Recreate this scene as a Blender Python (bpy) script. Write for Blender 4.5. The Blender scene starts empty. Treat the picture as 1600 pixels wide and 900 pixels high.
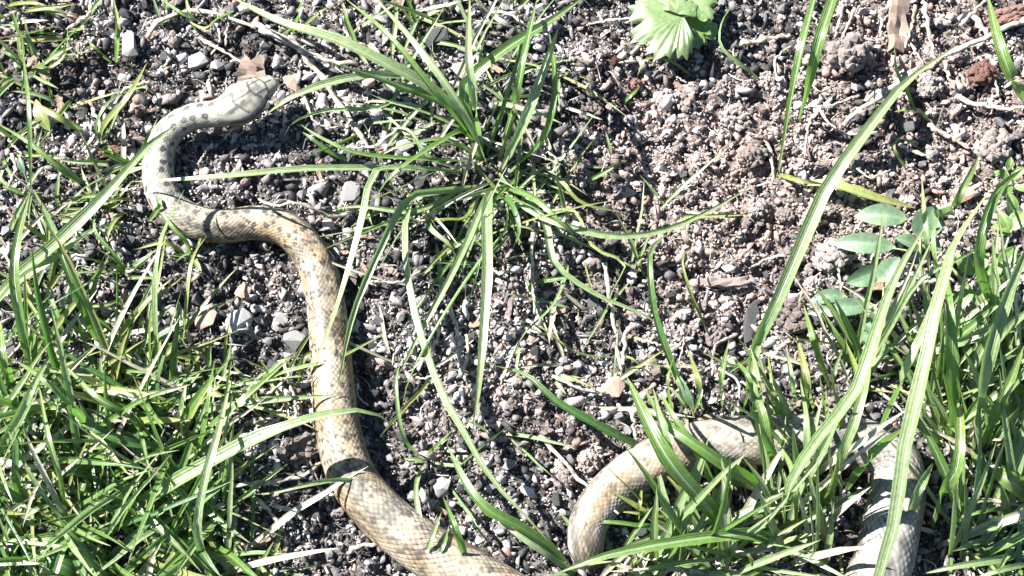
import bpy, bmesh, math, random
import numpy as np
from mathutils import Vector, Matrix, Euler

# ------------------------------------------------------------------ camera, world, sun, exposure
TILT = math.radians(18.0)
DIST = 0.85
HALF = 0.25 / DIST                      # tan of half the horizontal field of view: 0.5 m of ground across the picture
SUN_EL, SUN_AZ = math.radians(43.0), math.radians(151.0)   # azimuth counted from +x, the sun stands up there
scene = bpy.context.scene
COL = scene.collection
cam_data = bpy.data.cameras.new('camera')
cam_data.sensor_width = 36.0
cam_data.lens = 18.0 / HALF
cam_data.clip_start, cam_data.clip_end = 0.01, 200.0
cam = bpy.data.objects.new('camera', cam_data)
COL.objects.link(cam)
cam.location = (0.0, -DIST * math.sin(TILT), DIST * math.cos(TILT))
cam.rotation_euler = (TILT, 0.0, 0.0)
scene.camera = cam

world = bpy.data.worlds.new('World')
scene.world = world
world.use_nodes = True
wn = world.node_tree
for n in list(wn.nodes):
    wn.nodes.remove(n)
sky = wn.nodes.new('ShaderNodeTexSky')
sky.sky_type = 'NISHITA'
sky.sun_disc = False
sky.altitude = 500.0
sky.air_density = 0.8
sky.dust_density = 0.3
sky.sun_elevation = SUN_EL
sky.sun_rotation = math.pi / 2 - SUN_AZ
bg = wn.nodes.new('ShaderNodeBackground')
bg.inputs['Strength'].default_value = 0.05
wo = wn.nodes.new('ShaderNodeOutputWorld')
wn.links.new(sky.outputs[0], bg.inputs[0])
wn.links.new(bg.outputs[0], wo.inputs[0])

sun_data = bpy.data.lights.new('sun', 'SUN')
sun_data.energy = 5.0
sun_data.angle = math.radians(0.53)
sun_data.color = (1.0, 0.98, 0.95)
sun = bpy.data.objects.new('sun', sun_data)
COL.objects.link(sun)
sun.location = (-2, 1, 3)
sdir = Vector((math.cos(SUN_EL) * math.cos(SUN_AZ), math.cos(SUN_EL) * math.sin(SUN_AZ), math.sin(SUN_EL)))
sun.rotation_euler = (-sdir).to_track_quat('-Z', 'Y').to_euler()

scene.view_settings.view_transform = 'Standard'
scene.view_settings.look = 'None'
scene.view_settings.gamma = 1.0
scene.view_settings.exposure = 2.38

rng = np.random.default_rng(11)
random.seed(11)
MM = 0.001
PX = 0.5 / 1600                         # metres of ground for one photograph pixel

# ------------------------------------------------------------------ helpers
CAM = np.array(cam.location)
R_, U_, F_ = np.array([1, 0, 0.]), np.array([0, math.cos(TILT), math.sin(TILT)]), np.array([0, math.sin(TILT), -math.cos(TILT)])

def at(px, py, z=0.0):
    """The point at height z (m) that stands at this place of the lawn."""
    d = R_ * ((px - 800) / 800 * HALF) + U_ * ((450 - py) / 800 * HALF) + F_
    return CAM + d * ((z - CAM[2]) / d[2])

def pix(x, y):
    """Inverse of at() on the ground plane, vectorised: used for soil regions."""
    dx, dy, dz = x - CAM[0], y - CAM[1], 0 - CAM[2]
    f = dy * F_[1] + dz * F_[2]
    u = dx / f / HALF
    v = (dy * U_[1] + dz * U_[2]) / f / HALF
    return 800 + 800 * u, 450 - 800 * v

def _hash(ix, iy, seed):
    h = (ix.astype(np.int64) * 374761393 + iy.astype(np.int64) * 668265263 + seed * 1442695041) & 0x7fffffff
    h = ((h ^ (h >> 13)) * 1274126177) & 0x7fffffff
    h = (h ^ (h >> 16)) & 0xffffff
    return h / float(0xffffff)

def vnoise(x, y, seed=0):
    ix, iy = np.floor(x), np.floor(y)
    fx, fy = x - ix, y - iy
    fx, fy = fx * fx * (3 - 2 * fx), fy * fy * (3 - 2 * fy)
    a, b = _hash(ix, iy, seed), _hash(ix + 1, iy, seed)
    c, d = _hash(ix, iy + 1, seed), _hash(ix + 1, iy + 1, seed)
    return (a * (1 - fx) + b * fx) * (1 - fy) + (c * (1 - fx) + d * fx) * fy - 0.5

def fbm(x, y, scale, octaves=3, seed=0):
    out, amp = 0.0, 1.0
    for o in range(octaves):
        out = out + amp * vnoise(x * scale * 2 ** o, y * scale * 2 ** o, seed + o)
        amp *= 0.5
    return out

def smooth(x, a, b):
    t = np.clip((x - a) / (b - a), 0, 1)
    return t * t * (3 - 2 * t)

def H0(x, y):
    """Broad height of the bed, what bodies rest on."""
    x, y = np.asarray(x, float), np.asarray(y, float)
    far = smooth(np.hypot(x, y), 0.6, 3.0)
    return (fbm(x, y, 9, 2, 3) * 9 * MM) * (1 - far) + far * fbm(x, y, 0.7, 2, 8) * 0.05

def H(x, y):
    """Height of the crumbly soil surface."""
    x, y = np.asarray(x, float), np.asarray(y, float)
    near = 1 - smooth(np.hypot(x, y), 0.6, 1.2)
    px, py = pix(x, y)
    crumbly = np.exp(-(((px - 1090) / 260) ** 2 + ((py - 270) / 200) ** 2))
    lumps = np.abs(fbm(x, y, 75, 3, 21)) * 10 * MM
    fine = fbm(x, y, 260, 2, 31) * 2.6 * MM
    return H0(x, y) + near * (lumps * (0.8 + 0.7 * crumbly) + fine - 3.0 * MM)

def mesh_obj(name, verts, faces, mat=None, parent=None, smooth_shade=False):
    me = bpy.data.meshes.new(name)
    me.from_pydata([tuple(v) for v in verts], [], faces)
    me.update()
    if smooth_shade:
        me.polygons.foreach_set('use_smooth', [True] * len(me.polygons))
    if mat:
        me.materials.append(mat)
    o = bpy.data.objects.new(name, me)
    COL.objects.link(o)
    if parent:
        o.parent = parent
    return o

def big_mesh(name, verts, faces, mat=None):
    """Fast mesh from numpy arrays; faces is (n, k)."""
    me = bpy.data.meshes.new(name)
    n, k = faces.shape
    me.vertices.add(len(verts))
    me.vertices.foreach_set('co', np.ascontiguousarray(verts, dtype=np.float32).ravel())
    me.loops.add(n * k)
    me.loops.foreach_set('vertex_index', np.ascontiguousarray(faces, dtype=np.int32).ravel())
    me.polygons.add(n)
    me.polygons.foreach_set('loop_start', np.arange(0, n * k, k, dtype=np.int32))
    me.polygons.foreach_set('loop_total', np.full(n, k, dtype=np.int32))
    me.update(calc_edges=True)
    if mat:
        me.materials.append(mat)
    o = bpy.data.objects.new(name, me)
    COL.objects.link(o)
    return o

def set_colour(me, rgb):
    a = me.color_attributes.new('pigment', 'FLOAT_COLOR', 'POINT')
    c = np.ones((len(rgb), 4), dtype=np.float32)
    c[:, :3] = rgb
    a.data.foreach_set('color', c.ravel())

def shade_smooth(me):
    me.polygons.foreach_set('use_smooth', np.ones(len(me.polygons), dtype=bool))

def tag(o, label=None, cat=None, group=None, kind=None):
    if label: o['label'] = label
    if cat: o['category'] = cat
    if group: o['group'] = group
    if kind: o['kind'] = kind
    return o

def empty(name, loc):
    o = bpy.data.objects.new(name, None)
    COL.objects.link(o)
    o.location = loc
    o.empty_display_size = 0.01
    return o

def catmull(P, n):
    """n points, evenly along a smooth curve through the rows of P."""
    P = np.asarray(P, float)
    if len(P) == 2:
        return P[0] + (P[1] - P[0]) * np.linspace(0, 1, n)[:, None]
    Q = np.vstack([2 * P[0] - P[1], P, 2 * P[-1] - P[-2]])
    pts = []
    for i in range(1, len(Q) - 2):
        t = np.linspace(0, 1, 24, endpoint=False)[:, None]
        p0, p1, p2, p3 = Q[i - 1], Q[i], Q[i + 1], Q[i + 2]
        pts.append(0.5 * (2 * p1 + (p2 - p0) * t + (2 * p0 - 5 * p1 + 4 * p2 - p3) * t ** 2 + (3 * p1 - p0 - 3 * p2 + p3) * t ** 3))
    pts.append(P[-1:])
    C = np.vstack(pts)
    s = np.r_[0, np.cumsum(np.linalg.norm(np.diff(C, axis=0), axis=1))]
    q = np.linspace(0, s[-1], n)
    return np.stack([np.interp(q, s, C[:, k]) for k in range(C.shape[1])], 1)

# ------------------------------------------------------------------ materials
class NT:
    def __init__(self, name):
        self.m = bpy.data.materials.new(name)
        self.m.use_nodes = True
        self.t = self.m.node_tree
        for n in list(self.t.nodes):
            self.t.nodes.remove(n)
        self.out = self.new('ShaderNodeOutputMaterial')
    def new(self, kind, **kw):
        n = self.t.nodes.new(kind)
        for k, v in kw.items():
            setattr(n, k, v)
        return n
    def link(self, a, b):
        self.t.links.new(a, b)
    def put(self, sock, v):
        if hasattr(v, 'is_linked') or isinstance(v, bpy.types.NodeSocket):
            self.link(v, sock)
        else:
            sock.default_value = v
    def noise(self, scale, detail=3, rough=0.6, vec=None):
        n = self.new('ShaderNodeTexNoise')
        n.inputs['Scale'].default_value = scale
        n.inputs['Detail'].default_value = detail
        n.inputs['Roughness'].default_value = rough
        if vec is not None: self.link(vec, n.inputs['Vector'])
        return n.outputs[0]
    def ramp(self, fac, stops):
        r = self.new('ShaderNodeValToRGB')
        e = r.color_ramp.elements
        while len(e) < len(stops): e.new(0.5)
        for el, (p, c) in zip(e, stops):
            el.position = p
            el.color = (*c, 1) if len(c) == 3 else c
        self.link(fac, r.inputs[0])
        return r.outputs[0]
    def mix(self, fac, a, b, mode='MIX'):
        n = self.new('ShaderNodeMix', data_type='RGBA', blend_type=mode)
        self.put(n.inputs[0], fac)
        for s, v in ((n.inputs[6], a), (n.inputs[7], b)):
            self.put(s, (*v, 1) if isinstance(v, tuple) and len(v) == 3 else v)
        return n.outputs[2]
    def math(self, op, a, b=0.0):
        n = self.new('ShaderNodeMath', operation=op)
        self.put(n.inputs[0], a)
        self.put(n.inputs[1], b)
        return n.outputs[0]
    def bump(self, h, strength, dist):
        b = self.new('ShaderNodeBump')
        b.inputs['Strength'].default_value = strength
        b.inputs['Distance'].default_value = dist
        self.link(h, b.inputs['Height'])
        return b.outputs[0]
    def principled(self, col, rough=0.8, spec=0.4, normal=None):
        p = self.new('ShaderNodeBsdfPrincipled')
        self.put(p.inputs['Base Color'], (*col, 1) if isinstance(col, tuple) and len(col) == 3 else col)
        self.put(p.inputs['Roughness'], rough)
        p.inputs['Specular IOR Level'].default_value = spec
        if normal is not None: self.link(normal, p.inputs['Normal'])
        return p.outputs[0]
    def done(self, shader):
        self.link(shader, self.out.inputs[0])
        return self.m

def mineral(name, dark, light, scale, rough=0.85, spec=0.35, bump=0.6, spread=0.5):
    """Stone, charcoal, clod: mottled colour that differs from piece to piece."""
    k = NT(name)
    tc = k.new('ShaderNodeTexCoord').outputs['Object']
    oi = k.new('ShaderNodeObjectInfo').outputs['Random']
    n1 = k.noise(scale, 4, 0.65, tc)
    n2 = k.noise(scale * 5, 3, 0.6, tc)
    f = k.math('ADD', k.math('MULTIPLY', n1, 0.9), k.math('MULTIPLY', k.math('SUBTRACT', oi, 0.5), spread))
    c = k.ramp(f, [(0.2, dark), (0.75, light)])
    h = k.math('ADD', n1, k.math('MULTIPLY', n2, 0.5))
    return k.done(k.principled(c, rough, spec, k.bump(h, bump, 0.0006)))

M = {}
M['pebble'] = mineral('grey_stone', (0.08, 0.077, 0.077), (0.28, 0.268, 0.265), 250, 0.7, 0.45)
M['white_stone'] = mineral('white_stone', (0.12, 0.114, 0.11), (0.34, 0.325, 0.315), 250, 0.6, 0.45, 0.4)
M['charcoal'] = mineral('charcoal', (0.012, 0.012, 0.014), (0.075, 0.072, 0.074), 220, 0.55, 0.5, 0.8)
M['clod'] = mineral('soil_clod', (0.17, 0.14, 0.125), (0.40, 0.35, 0.32), 600, 0.95, 0.1, 1.0)
M['terracotta'] = mineral('terracotta', (0.20, 0.125, 0.095), (0.36, 0.25, 0.20), 300, 0.85, 0.25, 0.5)
M['rust'] = mineral('rust_red_crumb', (0.09, 0.045, 0.035), (0.26, 0.15, 0.12), 420, 0.9, 0.2, 1.0)
M['slate'] = mineral('dark_slate', (0.02, 0.0195, 0.021), (0.062, 0.06, 0.062), 160, 0.6, 0.4, 0.5)

k = NT('wood_chip')
tc = k.new('ShaderNodeTexCoord').outputs['Object']
mp = k.new('ShaderNodeMapping'); mp.inputs['Scale'].default_value = (60, 700, 700)
k.link(tc, mp.inputs[0])
g = k.noise(1.0, 4, 0.6, mp.outputs[0])
oi = k.new('ShaderNodeObjectInfo').outputs['Random']
c1 = k.ramp(g, [(0.3, (0.10, 0.06, 0.04)), (0.6, (0.36, 0.25, 0.17)), (0.8, (0.48, 0.37, 0.27))])
c2 = k.ramp(g, [(0.3, (0.08, 0.06, 0.055)), (0.75, (0.32, 0.27, 0.24))])
M['wood'] = k.done(k.principled(k.mix(oi, c1, c2), 0.85, 0.2, k.bump(g, 0.8, 0.0006)))

k = NT('dry_straw')
tc = k.new('ShaderNodeTexCoord').outputs['Object']
g = k.noise(300, 3, 0.6, tc)
oi = k.new('ShaderNodeObjectInfo').outputs['Random']
c1 = k.ramp(g, [(0.36, (0.13, 0.09, 0.06)), (0.62, (0.40, 0.34, 0.26))])
c2 = k.ramp(g, [(0.36, (0.10, 0.09, 0.08)), (0.62, (0.36, 0.34, 0.30))])
M['straw'] = k.done(k.principled(k.mix(oi, c1, c2), 0.65, 0.35))

k = NT('soil')
tc = k.new('ShaderNodeTexCoord').outputs['Object']
a = k.new('ShaderNodeVertexColor', layer_name='pigment').outputs[0]
n1 = k.noise(330, 5, 0.7, tc)
n2 = k.noise(1300, 3, 0.6, tc)
tone = k.ramp(n1, [(0.34, (0.12, 0.12, 0.12)), (0.5, (0.8, 0.8, 0.8)), (0.7, (1.9, 1.85, 1.8))])
c = k.mix(1.0, a, tone, 'MULTIPLY')
h = k.math('ADD', n1, k.math('MULTIPLY', n2, 0.4))
M['soil'] = k.done(k.principled(c, 0.95, 0.12, k.bump(h, 0.9, 0.0012)))

k = NT('soil_crumb')
tc = k.new('ShaderNodeTexCoord').outputs['Object']
a = k.new('ShaderNodeVertexColor', layer_name='pigment').outputs[0]
n1 = k.noise(900, 3, 0.6, tc)
c = k.mix(1.0, a, k.ramp(n1, [(0.3, (0.55, 0.55, 0.55)), (0.7, (1.35, 1.33, 1.3))]), 'MULTIPLY')
M['crumb'] = k.done(k.principled(c, 0.75, 0.4, k.bump(n1, 0.5, 0.0005)))

def leafy(name, base, pale, rib, rib_sheen_gain, rough=0.33, stripes=6.0, yellow=0.25, transl=0.4, spec=0.8):
    """Blade or leaf: UV.x runs across, UV.y from base to tip."""
    k = NT(name)
    uv = k.new('ShaderNodeUVMap').outputs[0]
    sp = k.new('ShaderNodeSeparateXYZ'); k.link(uv, sp.inputs[0])
    oi = k.new('ShaderNodeObjectInfo').outputs['Random']
    tc = k.new('ShaderNodeTexCoord').outputs['Object']
    n1 = k.noise(60, 3, 0.6, tc)
    w = k.math('SINE', k.math('MULTIPLY', sp.outputs[0], stripes * 6.2832))
    vein = k.math('MULTIPLY', k.math('ADD', w, 1.0), 0.5)
    mid = k.math('ABSOLUTE', k.math('SUBTRACT', sp.outputs[0], 0.5))
    midrib_sheen = k.math('SUBTRACT', 1.0, k.math('MULTIPLY', mid, 10.0))
    midrib_sheen = k.math('MAXIMUM', midrib_sheen, 0.0)
    f = k.math('ADD', k.math('MULTIPLY', oi, 0.7), k.math('MULTIPLY', n1, 0.5))
    c = k.mix(f, base, pale)
    c = k.mix(k.math('MULTIPLY', vein, 0.38), c, tuple(min(1, x * 1.7 + 0.02) for x in base))
    n2 = k.noise(420, 3, 0.65, tc)
    c = k.mix(1.0, c, k.ramp(n2, [(0.3, (0.72, 0.72, 0.72)), (0.7, (1.22, 1.2, 1.15))]), 'MULTIPLY')
    tipf = k.math('MULTIPLY', k.math('POWER', sp.outputs[1], 7.0), k.math('MULTIPLY', oi, yellow * 3))
    c = k.mix(k.math('MINIMUM', tipf, 0.9), c, (0.33, 0.27, 0.12))
    blot = k.ramp(k.noise(150, 2, 0.5, tc), [(0.66, (0, 0, 0)), (0.74, (1, 1, 1))])
    c = k.mix(k.math('MULTIPLY', blot, 0.55), c, (0.24, 0.19, 0.08))
    basef = k.math('SUBTRACT', 1.0, k.math('MULTIPLY', sp.outputs[1], 6.0))
    basef = k.math('MULTIPLY', k.math('MAXIMUM', basef, 0.0), 0.6)
    c = k.mix(basef, c, (0.33, 0.38, 0.20))
    c = k.mix(k.math('MULTIPLY', midrib_sheen, k.math('MULTIPLY', k.math('ADD', k.math('FRACT', k.math('MULTIPLY', oi, 7.3)), 0.25), rib_sheen_gain)), c, rib)  # pale midrib, its colour whitened to double as the blade's highlight streak
    nb = k.bump(k.math('ADD', vein, k.math('MULTIPLY', n2, 0.8)), 0.4, 0.0004)
    p = k.principled(c, rough, spec, nb)
    tr = k.new('ShaderNodeBsdfTranslucent')
    k.link(k.mix(0.5, c, (0.13, 0.34, 0.025)), tr.inputs[0])
    ms = k.new('ShaderNodeMixShader')
    ms.inputs[0].default_value = transl
    k.link(p, ms.inputs[1]); k.link(tr.outputs[0], ms.inputs[2])
    return k.done(ms.outputs[0])

M['g_green'] = leafy('grass_green', (0.05, 0.112, 0.016), (0.115, 0.182, 0.046), (0.34, 0.39, 0.27), 0.85)
M['g_pale'] = leafy('grass_pale', (0.115, 0.178, 0.055), (0.20, 0.25, 0.135), (0.40, 0.43, 0.34), 0.85)
M['g_dark'] = leafy('grass_dark', (0.026, 0.076, 0.014), (0.06, 0.125, 0.03), (0.22, 0.29, 0.16), 0.5)
M['g_yellow'] = leafy('grass_yellow', (0.11, 0.145, 0.03), (0.21, 0.225, 0.08), (0.36, 0.36, 0.2), 0.4, yellow=0.33)
M['g_dead'] = leafy('grass_dead', (0.22, 0.2, 0.14), (0.36, 0.34, 0.27), (0.42, 0.4, 0.34), 0.4, yellow=0.1, transl=0.2)
M['leaf_blue'] = leafy('leaf_glaucous', (0.055, 0.105, 0.055), (0.11, 0.165, 0.10), (0.2, 0.26, 0.18), 0.4, 0.38, 1.0, 0.05, 0.22)
M['leaf_lime'] = leafy('leaf_lime', (0.075, 0.14, 0.026), (0.14, 0.21, 0.055), (0.36, 0.42, 0.2), 0.3, 0.45, 3.0, 0.1, 0.3)
M['leaf_crinkled'] = leafy('leaf_crinkled', (0.06, 0.112, 0.026), (0.105, 0.155, 0.056), (0.36, 0.42, 0.2), 0.1, 0.5, 1.0, 0.0, 0.22)
M['stem'] = leafy('plant_stem', (0.14, 0.2, 0.06), (0.3, 0.33, 0.17), (0.3, 0.3, 0.15), 0.1, 0.45, 1.0, 0.1, 0.15)

k = NT('snake_skin')
a = k.new('ShaderNodeVertexColor', layer_name='pigment').outputs[0]
tc = k.new('ShaderNodeTexCoord').outputs['Object']
n1 = k.noise(700, 3, 0.6, tc)
n2 = k.noise(45, 2, 0.5, tc)
c = k.mix(1.0, a, k.ramp(n1, [(0.3, (0.86, 0.86, 0.86)), (0.7, (1.12, 1.12, 1.1))]), 'MULTIPLY')
c = k.mix(1.0, c, k.ramp(n2, [(0.35, (0.88, 0.86, 0.82)), (0.65, (1.1, 1.1, 1.1))]), 'MULTIPLY')
M['snake'] = k.done(k.principled(c, 0.55, 0.35, k.bump(n1, 0.15, 0.0003)))
k = NT('snake_eye')
M['eye'] = k.done(k.principled((0.015, 0.012, 0.01), 0.12, 0.6))

# ------------------------------------------------------------------ the snake's path (used by the soil too)
PATH = [  # place in the picture, height of the underside above the soil in mm
    (432, 139, 13), (412, 154, 13), (385, 174, 12), (352, 187, 11), (305, 191, 9), (268, 209, 6), (249, 243, 2), (249, 285, 0), (265, 320, 0),
    (302, 344, 0), (348, 352, 0), (402, 347, 0), (452, 360, 0), (487, 400, 0), (505, 452, 0), (514, 522, 0), (520, 600, 0), (528, 670, 0),
    (549, 742, 0), (592, 800, 0), (652, 850, 0), (722, 893, 0), (800, 940, 0), (900, 1000, 0), (1040, 1050, 0), (1190, 1050, 0), (1310, 990, 0), (1372, 900, 0),
    (1392, 825, 0), (1402, 765, 1), (1390, 715, 1), (1340, 694, 0), (1270, 688, 0), (1200, 688, 0), (1130, 690, 0), (1062, 705, 0), (1002, 732, 0),
    (951, 772, 0), (922, 812, 0), (916, 842, -1), (918, 868, -9), (928, 894, -24), (942, 925, -42)]
# distance from the snout in mm: half width, half height in mm
PROF = np.array([[0, 2.2, 1.6], [0.6, 3.4, 2.6], [1.6, 4.5, 3.4], [5, 5.4, 4.4], [9, 6.9, 5.4], [14, 9.4, 6.4], [19, 10.9, 6.9], [23, 10.3, 6.9], [29, 7.6, 6.6],
                 [36, 6.5, 6.2], [60, 7.0, 6.6], [90, 8.0, 7.5], [130, 8.2, 7.8], [190, 8.9, 8.5], [240, 9.8, 9.2], [290, 11.0, 10.2], [350, 12.2, 11.2],
                 [480, 14.2, 12.8], [600, 13.4, 12.0], [680, 11.8, 10.8], [740, 10.8, 10.0], [775, 10.0, 9.2], [800, 8.6, 8.0], [840, 5.0, 4.6]])

def snake_axis():
    P = []
    for px, py, up in PATH:
        g = at(px, py, 9 * MM)
        P.append((g[0], g[1], px, py, up * MM))
    P = np.array(P)
    C = catmull(P, 900)
    s = np.r_[0, np.cumsum(np.linalg.norm(np.diff(C[:, :2], axis=0), axis=1))]
    return C, s
AX, AXS = snake_axis()
AX_HW = np.interp(AXS / MM, PROF[:, 0], PROF[:, 1]) * MM

def snake_clear(x, y, margin=0.0):
    """True where a crumb of soil is outside the snake's footprint (resting part only)."""
    low = (AX[:, 4] < 4 * MM) & (AX[:, 4] > -7 * MM)
    A, hw = AX[low][::3], AX_HW[low][::3]
    out = np.ones(len(x), bool)
    for lo in range(0, len(x), 4000):
        d = np.hypot(x[lo:lo + 4000, None] - A[None, :, 0], y[lo:lo + 4000, None] - A[None, :, 1])
        out[lo:lo + 4000] = (d > hw[None] * 0.82 + margin).all(1)
    return out

# ------------------------------------------------------------------ soil
def soil_tone(px, py, x, y):
    """How brown and crumbly (1) or how black with charcoal (0) the bed is."""
    b = np.exp(-(((px - 1110) / 270) ** 2 + ((py - 280) / 210) ** 2))
    b = np.maximum(b, 0.85 * np.exp(-(((px - 1420) / 260) ** 2 + ((py - 150) / 230) ** 2)))
    b = np.maximum(b, 0.45 * np.exp(-(((px - 900) / 200) ** 2 + ((py - 640) / 120) ** 2)))
    return np.clip(b + 0.5 * fbm(x, y, 22, 2, 77), 0, 1)

def build_soil():
    def axis(half, step):
        core = np.arange(-half, half + step / 2, step)
        g, ext = step, []
        p = half
        while p < 40:
            g *= 1.35
            p += g
            ext.append(p)
        ext = np.array(ext)
        return np.r_[-ext[::-1], core, ext]
    xs, ys = axis(0.45, 0.0016), axis(0.35, 0.0016)
    X, Y = np.meshgrid(xs, ys)
    x, y = X.ravel(), Y.ravel()
    z = H(x, y)
    nx, ny = len(xs), len(ys)
    i = np.arange(nx * ny).reshape(ny, nx)
    f = np.stack([i[:-1, :-1], i[:-1, 1:], i[1:, 1:], i[1:, :-1]], -1).reshape(-1, 4)
    o = big_mesh('soil_ground', np.stack([x, y, z], 1), f, M['soil'])
    px, py = pix(x, y)
    b = soil_tone(px, py, x, y)[:, None]
    rgb = np.array([[0.085, 0.076, 0.073]]) * (1 - b) + np.array([[0.16, 0.13, 0.115]]) * b
    set_colour(o.data, rgb)
    shade_smooth(o.data)
    tag(o, kind='structure')

build_soil()

ICO_V = ICO_F = None
def ico():
    global ICO_V, ICO_F
    bm = bmesh.new()
    bmesh.ops.create_icosphere(bm, subdivisions=1, radius=1.0)
    bm.verts.ensure_lookup_table()
    ICO_V = np.array([v.co[:] for v in bm.verts])
    ICO_F = np.array([[v.index for v in f.verts] for f in bm.faces])
    bm.free()
ico()

def rand_rot(n):
    q = rng.normal(size=(n, 4))
    q /= np.linalg.norm(q, axis=1)[:, None]
    w, x, y, z = q.T
    return np.stack([np.stack([1 - 2 * (y * y + z * z), 2 * (x * y - z * w), 2 * (x * z + y * w)], 1),
                     np.stack([2 * (x * y + z * w), 1 - 2 * (x * x + z * z), 2 * (y * z - x * w)], 1),
                     np.stack([2 * (x * z - y * w), 2 * (y * z + x * w), 1 - 2 * (x * x + y * y)], 1)], 1)

def build_crumbs(n_flake=52000, n_grain=90000):
    """Loose soil: angular flakes and fine grains, tones drifting in patches."""
    dark = np.array([[0.022, 0.021, 0.022], [0.065, 0.060, 0.060], [0.135, 0.124, 0.122], [0.22, 0.206, 0.203], [0.34, 0.325, 0.318]])
    brown = np.array([[0.035, 0.027, 0.025], [0.13, 0.10, 0.09], [0.205, 0.163, 0.148], [0.275, 0.228, 0.21], [0.35, 0.307, 0.288]])
    oct_v = np.array([[1, 0, 0], [-1, 0, 0], [0, 1, 0], [0, -1, 0], [0, 0, 1], [0, 0, -1]], float)
    oct_f = np.array([[0, 2, 4], [2, 1, 4], [1, 3, 4], [3, 0, 4], [2, 0, 5], [1, 2, 5], [3, 1, 5], [0, 3, 5]])
    VS, FS, CS, base = [], [], [], 0
    for kind, n, bv, bf in (('flake', n_flake, ICO_V, ICO_F), ('grain', n_grain, oct_v, oct_f)):
        wide = 1.22 if kind == 'flake' else 1.0
        x = rng.uniform(-0.34, 0.34, n) * wide
        y = rng.uniform(-0.235, 0.25, n) * wide
        keep = snake_clear(x, y)
        x, y = x[keep], y[keep]
        n = len(x)
        px, py = pix(x, y)
        b = soil_tone(px, py, x, y)
        if kind == 'flake':
            r = (0.8 + 2.9 * rng.power(0.45, n) ** 1.4) * MM * (1.0 - 0.15 * b)
            z = H(x, y) + r * rng.uniform(0.0, 0.8, n)
            ani = np.stack([rng.uniform(0.9, 1.9, n), rng.uniform(0.5, 1.2, n), rng.uniform(0.25, 0.75, n)], 1)[:, None, :]
        else:
            r = rng.uniform(0.4, 1.05, n) * MM
            z = H(x, y) + r * rng.uniform(0.2, 1.5, n) + 0.9 * MM * rng.random(n) ** 2
            ani = rng.uniform(0.5, 1.5, (n, 1, 3))
        k = len(bv)
        v = bv[None] * rng.uniform(0.5, 1.35, (n, k, 1)) * ani * r[:, None, None]
        v = np.einsum('nij,nkj->nki', rand_rot(n), v) + np.stack([x, y, z], 1)[:, None, :]
        VS.append(v.reshape(-1, 3))
        F = (bf[None] + (np.arange(n) * k)[:, None, None]).reshape(-1, 3) + base
        FS.append(F)
        base += n * k
        # rank of tone: half chance, half the patch it lies in
        patch = fbm(x, y, 40, 3, 51)
        patch = np.argsort(np.argsort(patch)) / n
        q = rng.random(n) * 0.52 + patch * 0.48
        q = np.argsort(np.argsort(q)) / n
        idx_d = np.searchsorted([0.27, 0.41, 0.55, 0.77], q)
        idx_b = np.searchsorted([0.10, 0.25, 0.50, 0.77], q)
        col = np.where((rng.random(n) < b)[:, None], brown[idx_b] * np.array([[1.05, 0.97, 0.945]]), dark[idx_d]) * rng.uniform(0.8, 1.2, (n, 1))
        rusty = rng.random(n) < 0.035
        col = np.where(rusty[:, None], np.array([[0.21, 0.14, 0.115]]), col)
        CS.append(np.repeat(col, k, axis=0))
    o = big_mesh('soil_crumbs', np.vstack(VS), np.vstack(FS), M['crumb'])
    set_colour(o.data, np.vstack(CS))
    tag(o, 'loose black, grey and brown soil crumbs covering the bed', 'soil', kind='stuff')

build_crumbs()

def build_fibres(n=1500):
    V, F = [], []
    seg = 6
    for i in range(n):
        x, y = rng.uniform(-0.32, 0.32), rng.uniform(-0.22, 0.23)
        L = rng.uniform(5, 20) * MM
        a = rng.uniform(0, 6.28)
        bend = rng.normal(0, 1.4)
        r = rng.uniform(0.12, 0.34) * MM
        t = np.linspace(0, 1, seg)
        ang = a + bend * t
        cx = x + np.cumsum(np.cos(ang)) * L / seg
        cy = y + np.cumsum(np.sin(ang)) * L / seg
        cz = H(cx, cy) + rng.uniform(0.8, 2.6) * MM + np.sin(t * 3.1) * rng.uniform(0, 3) * MM
        base = len(V)
        for j in range(seg):
            nx, ny = -math.sin(ang[j]), math.cos(ang[j])
            for q in range(3):
                w = q * 2.094
                V.append((cx[j] + nx * r * math.cos(w), cy[j] + ny * r * math.cos(w), cz[j] + r * math.sin(w)))
        for j in range(seg - 1):
            for q in range(3):
                F.append((base + j * 3 + q, base + j * 3 + (q + 1) % 3, base + (j + 1) * 3 + (q + 1) % 3, base + (j + 1) * 3 + q))
    o = mesh_obj('root_fibres', V, F, M['straw'])
    tag(o, 'fine pale root fibres and plant litter strewn over the bed', 'litter', kind='stuff')

build_fibres()

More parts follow.
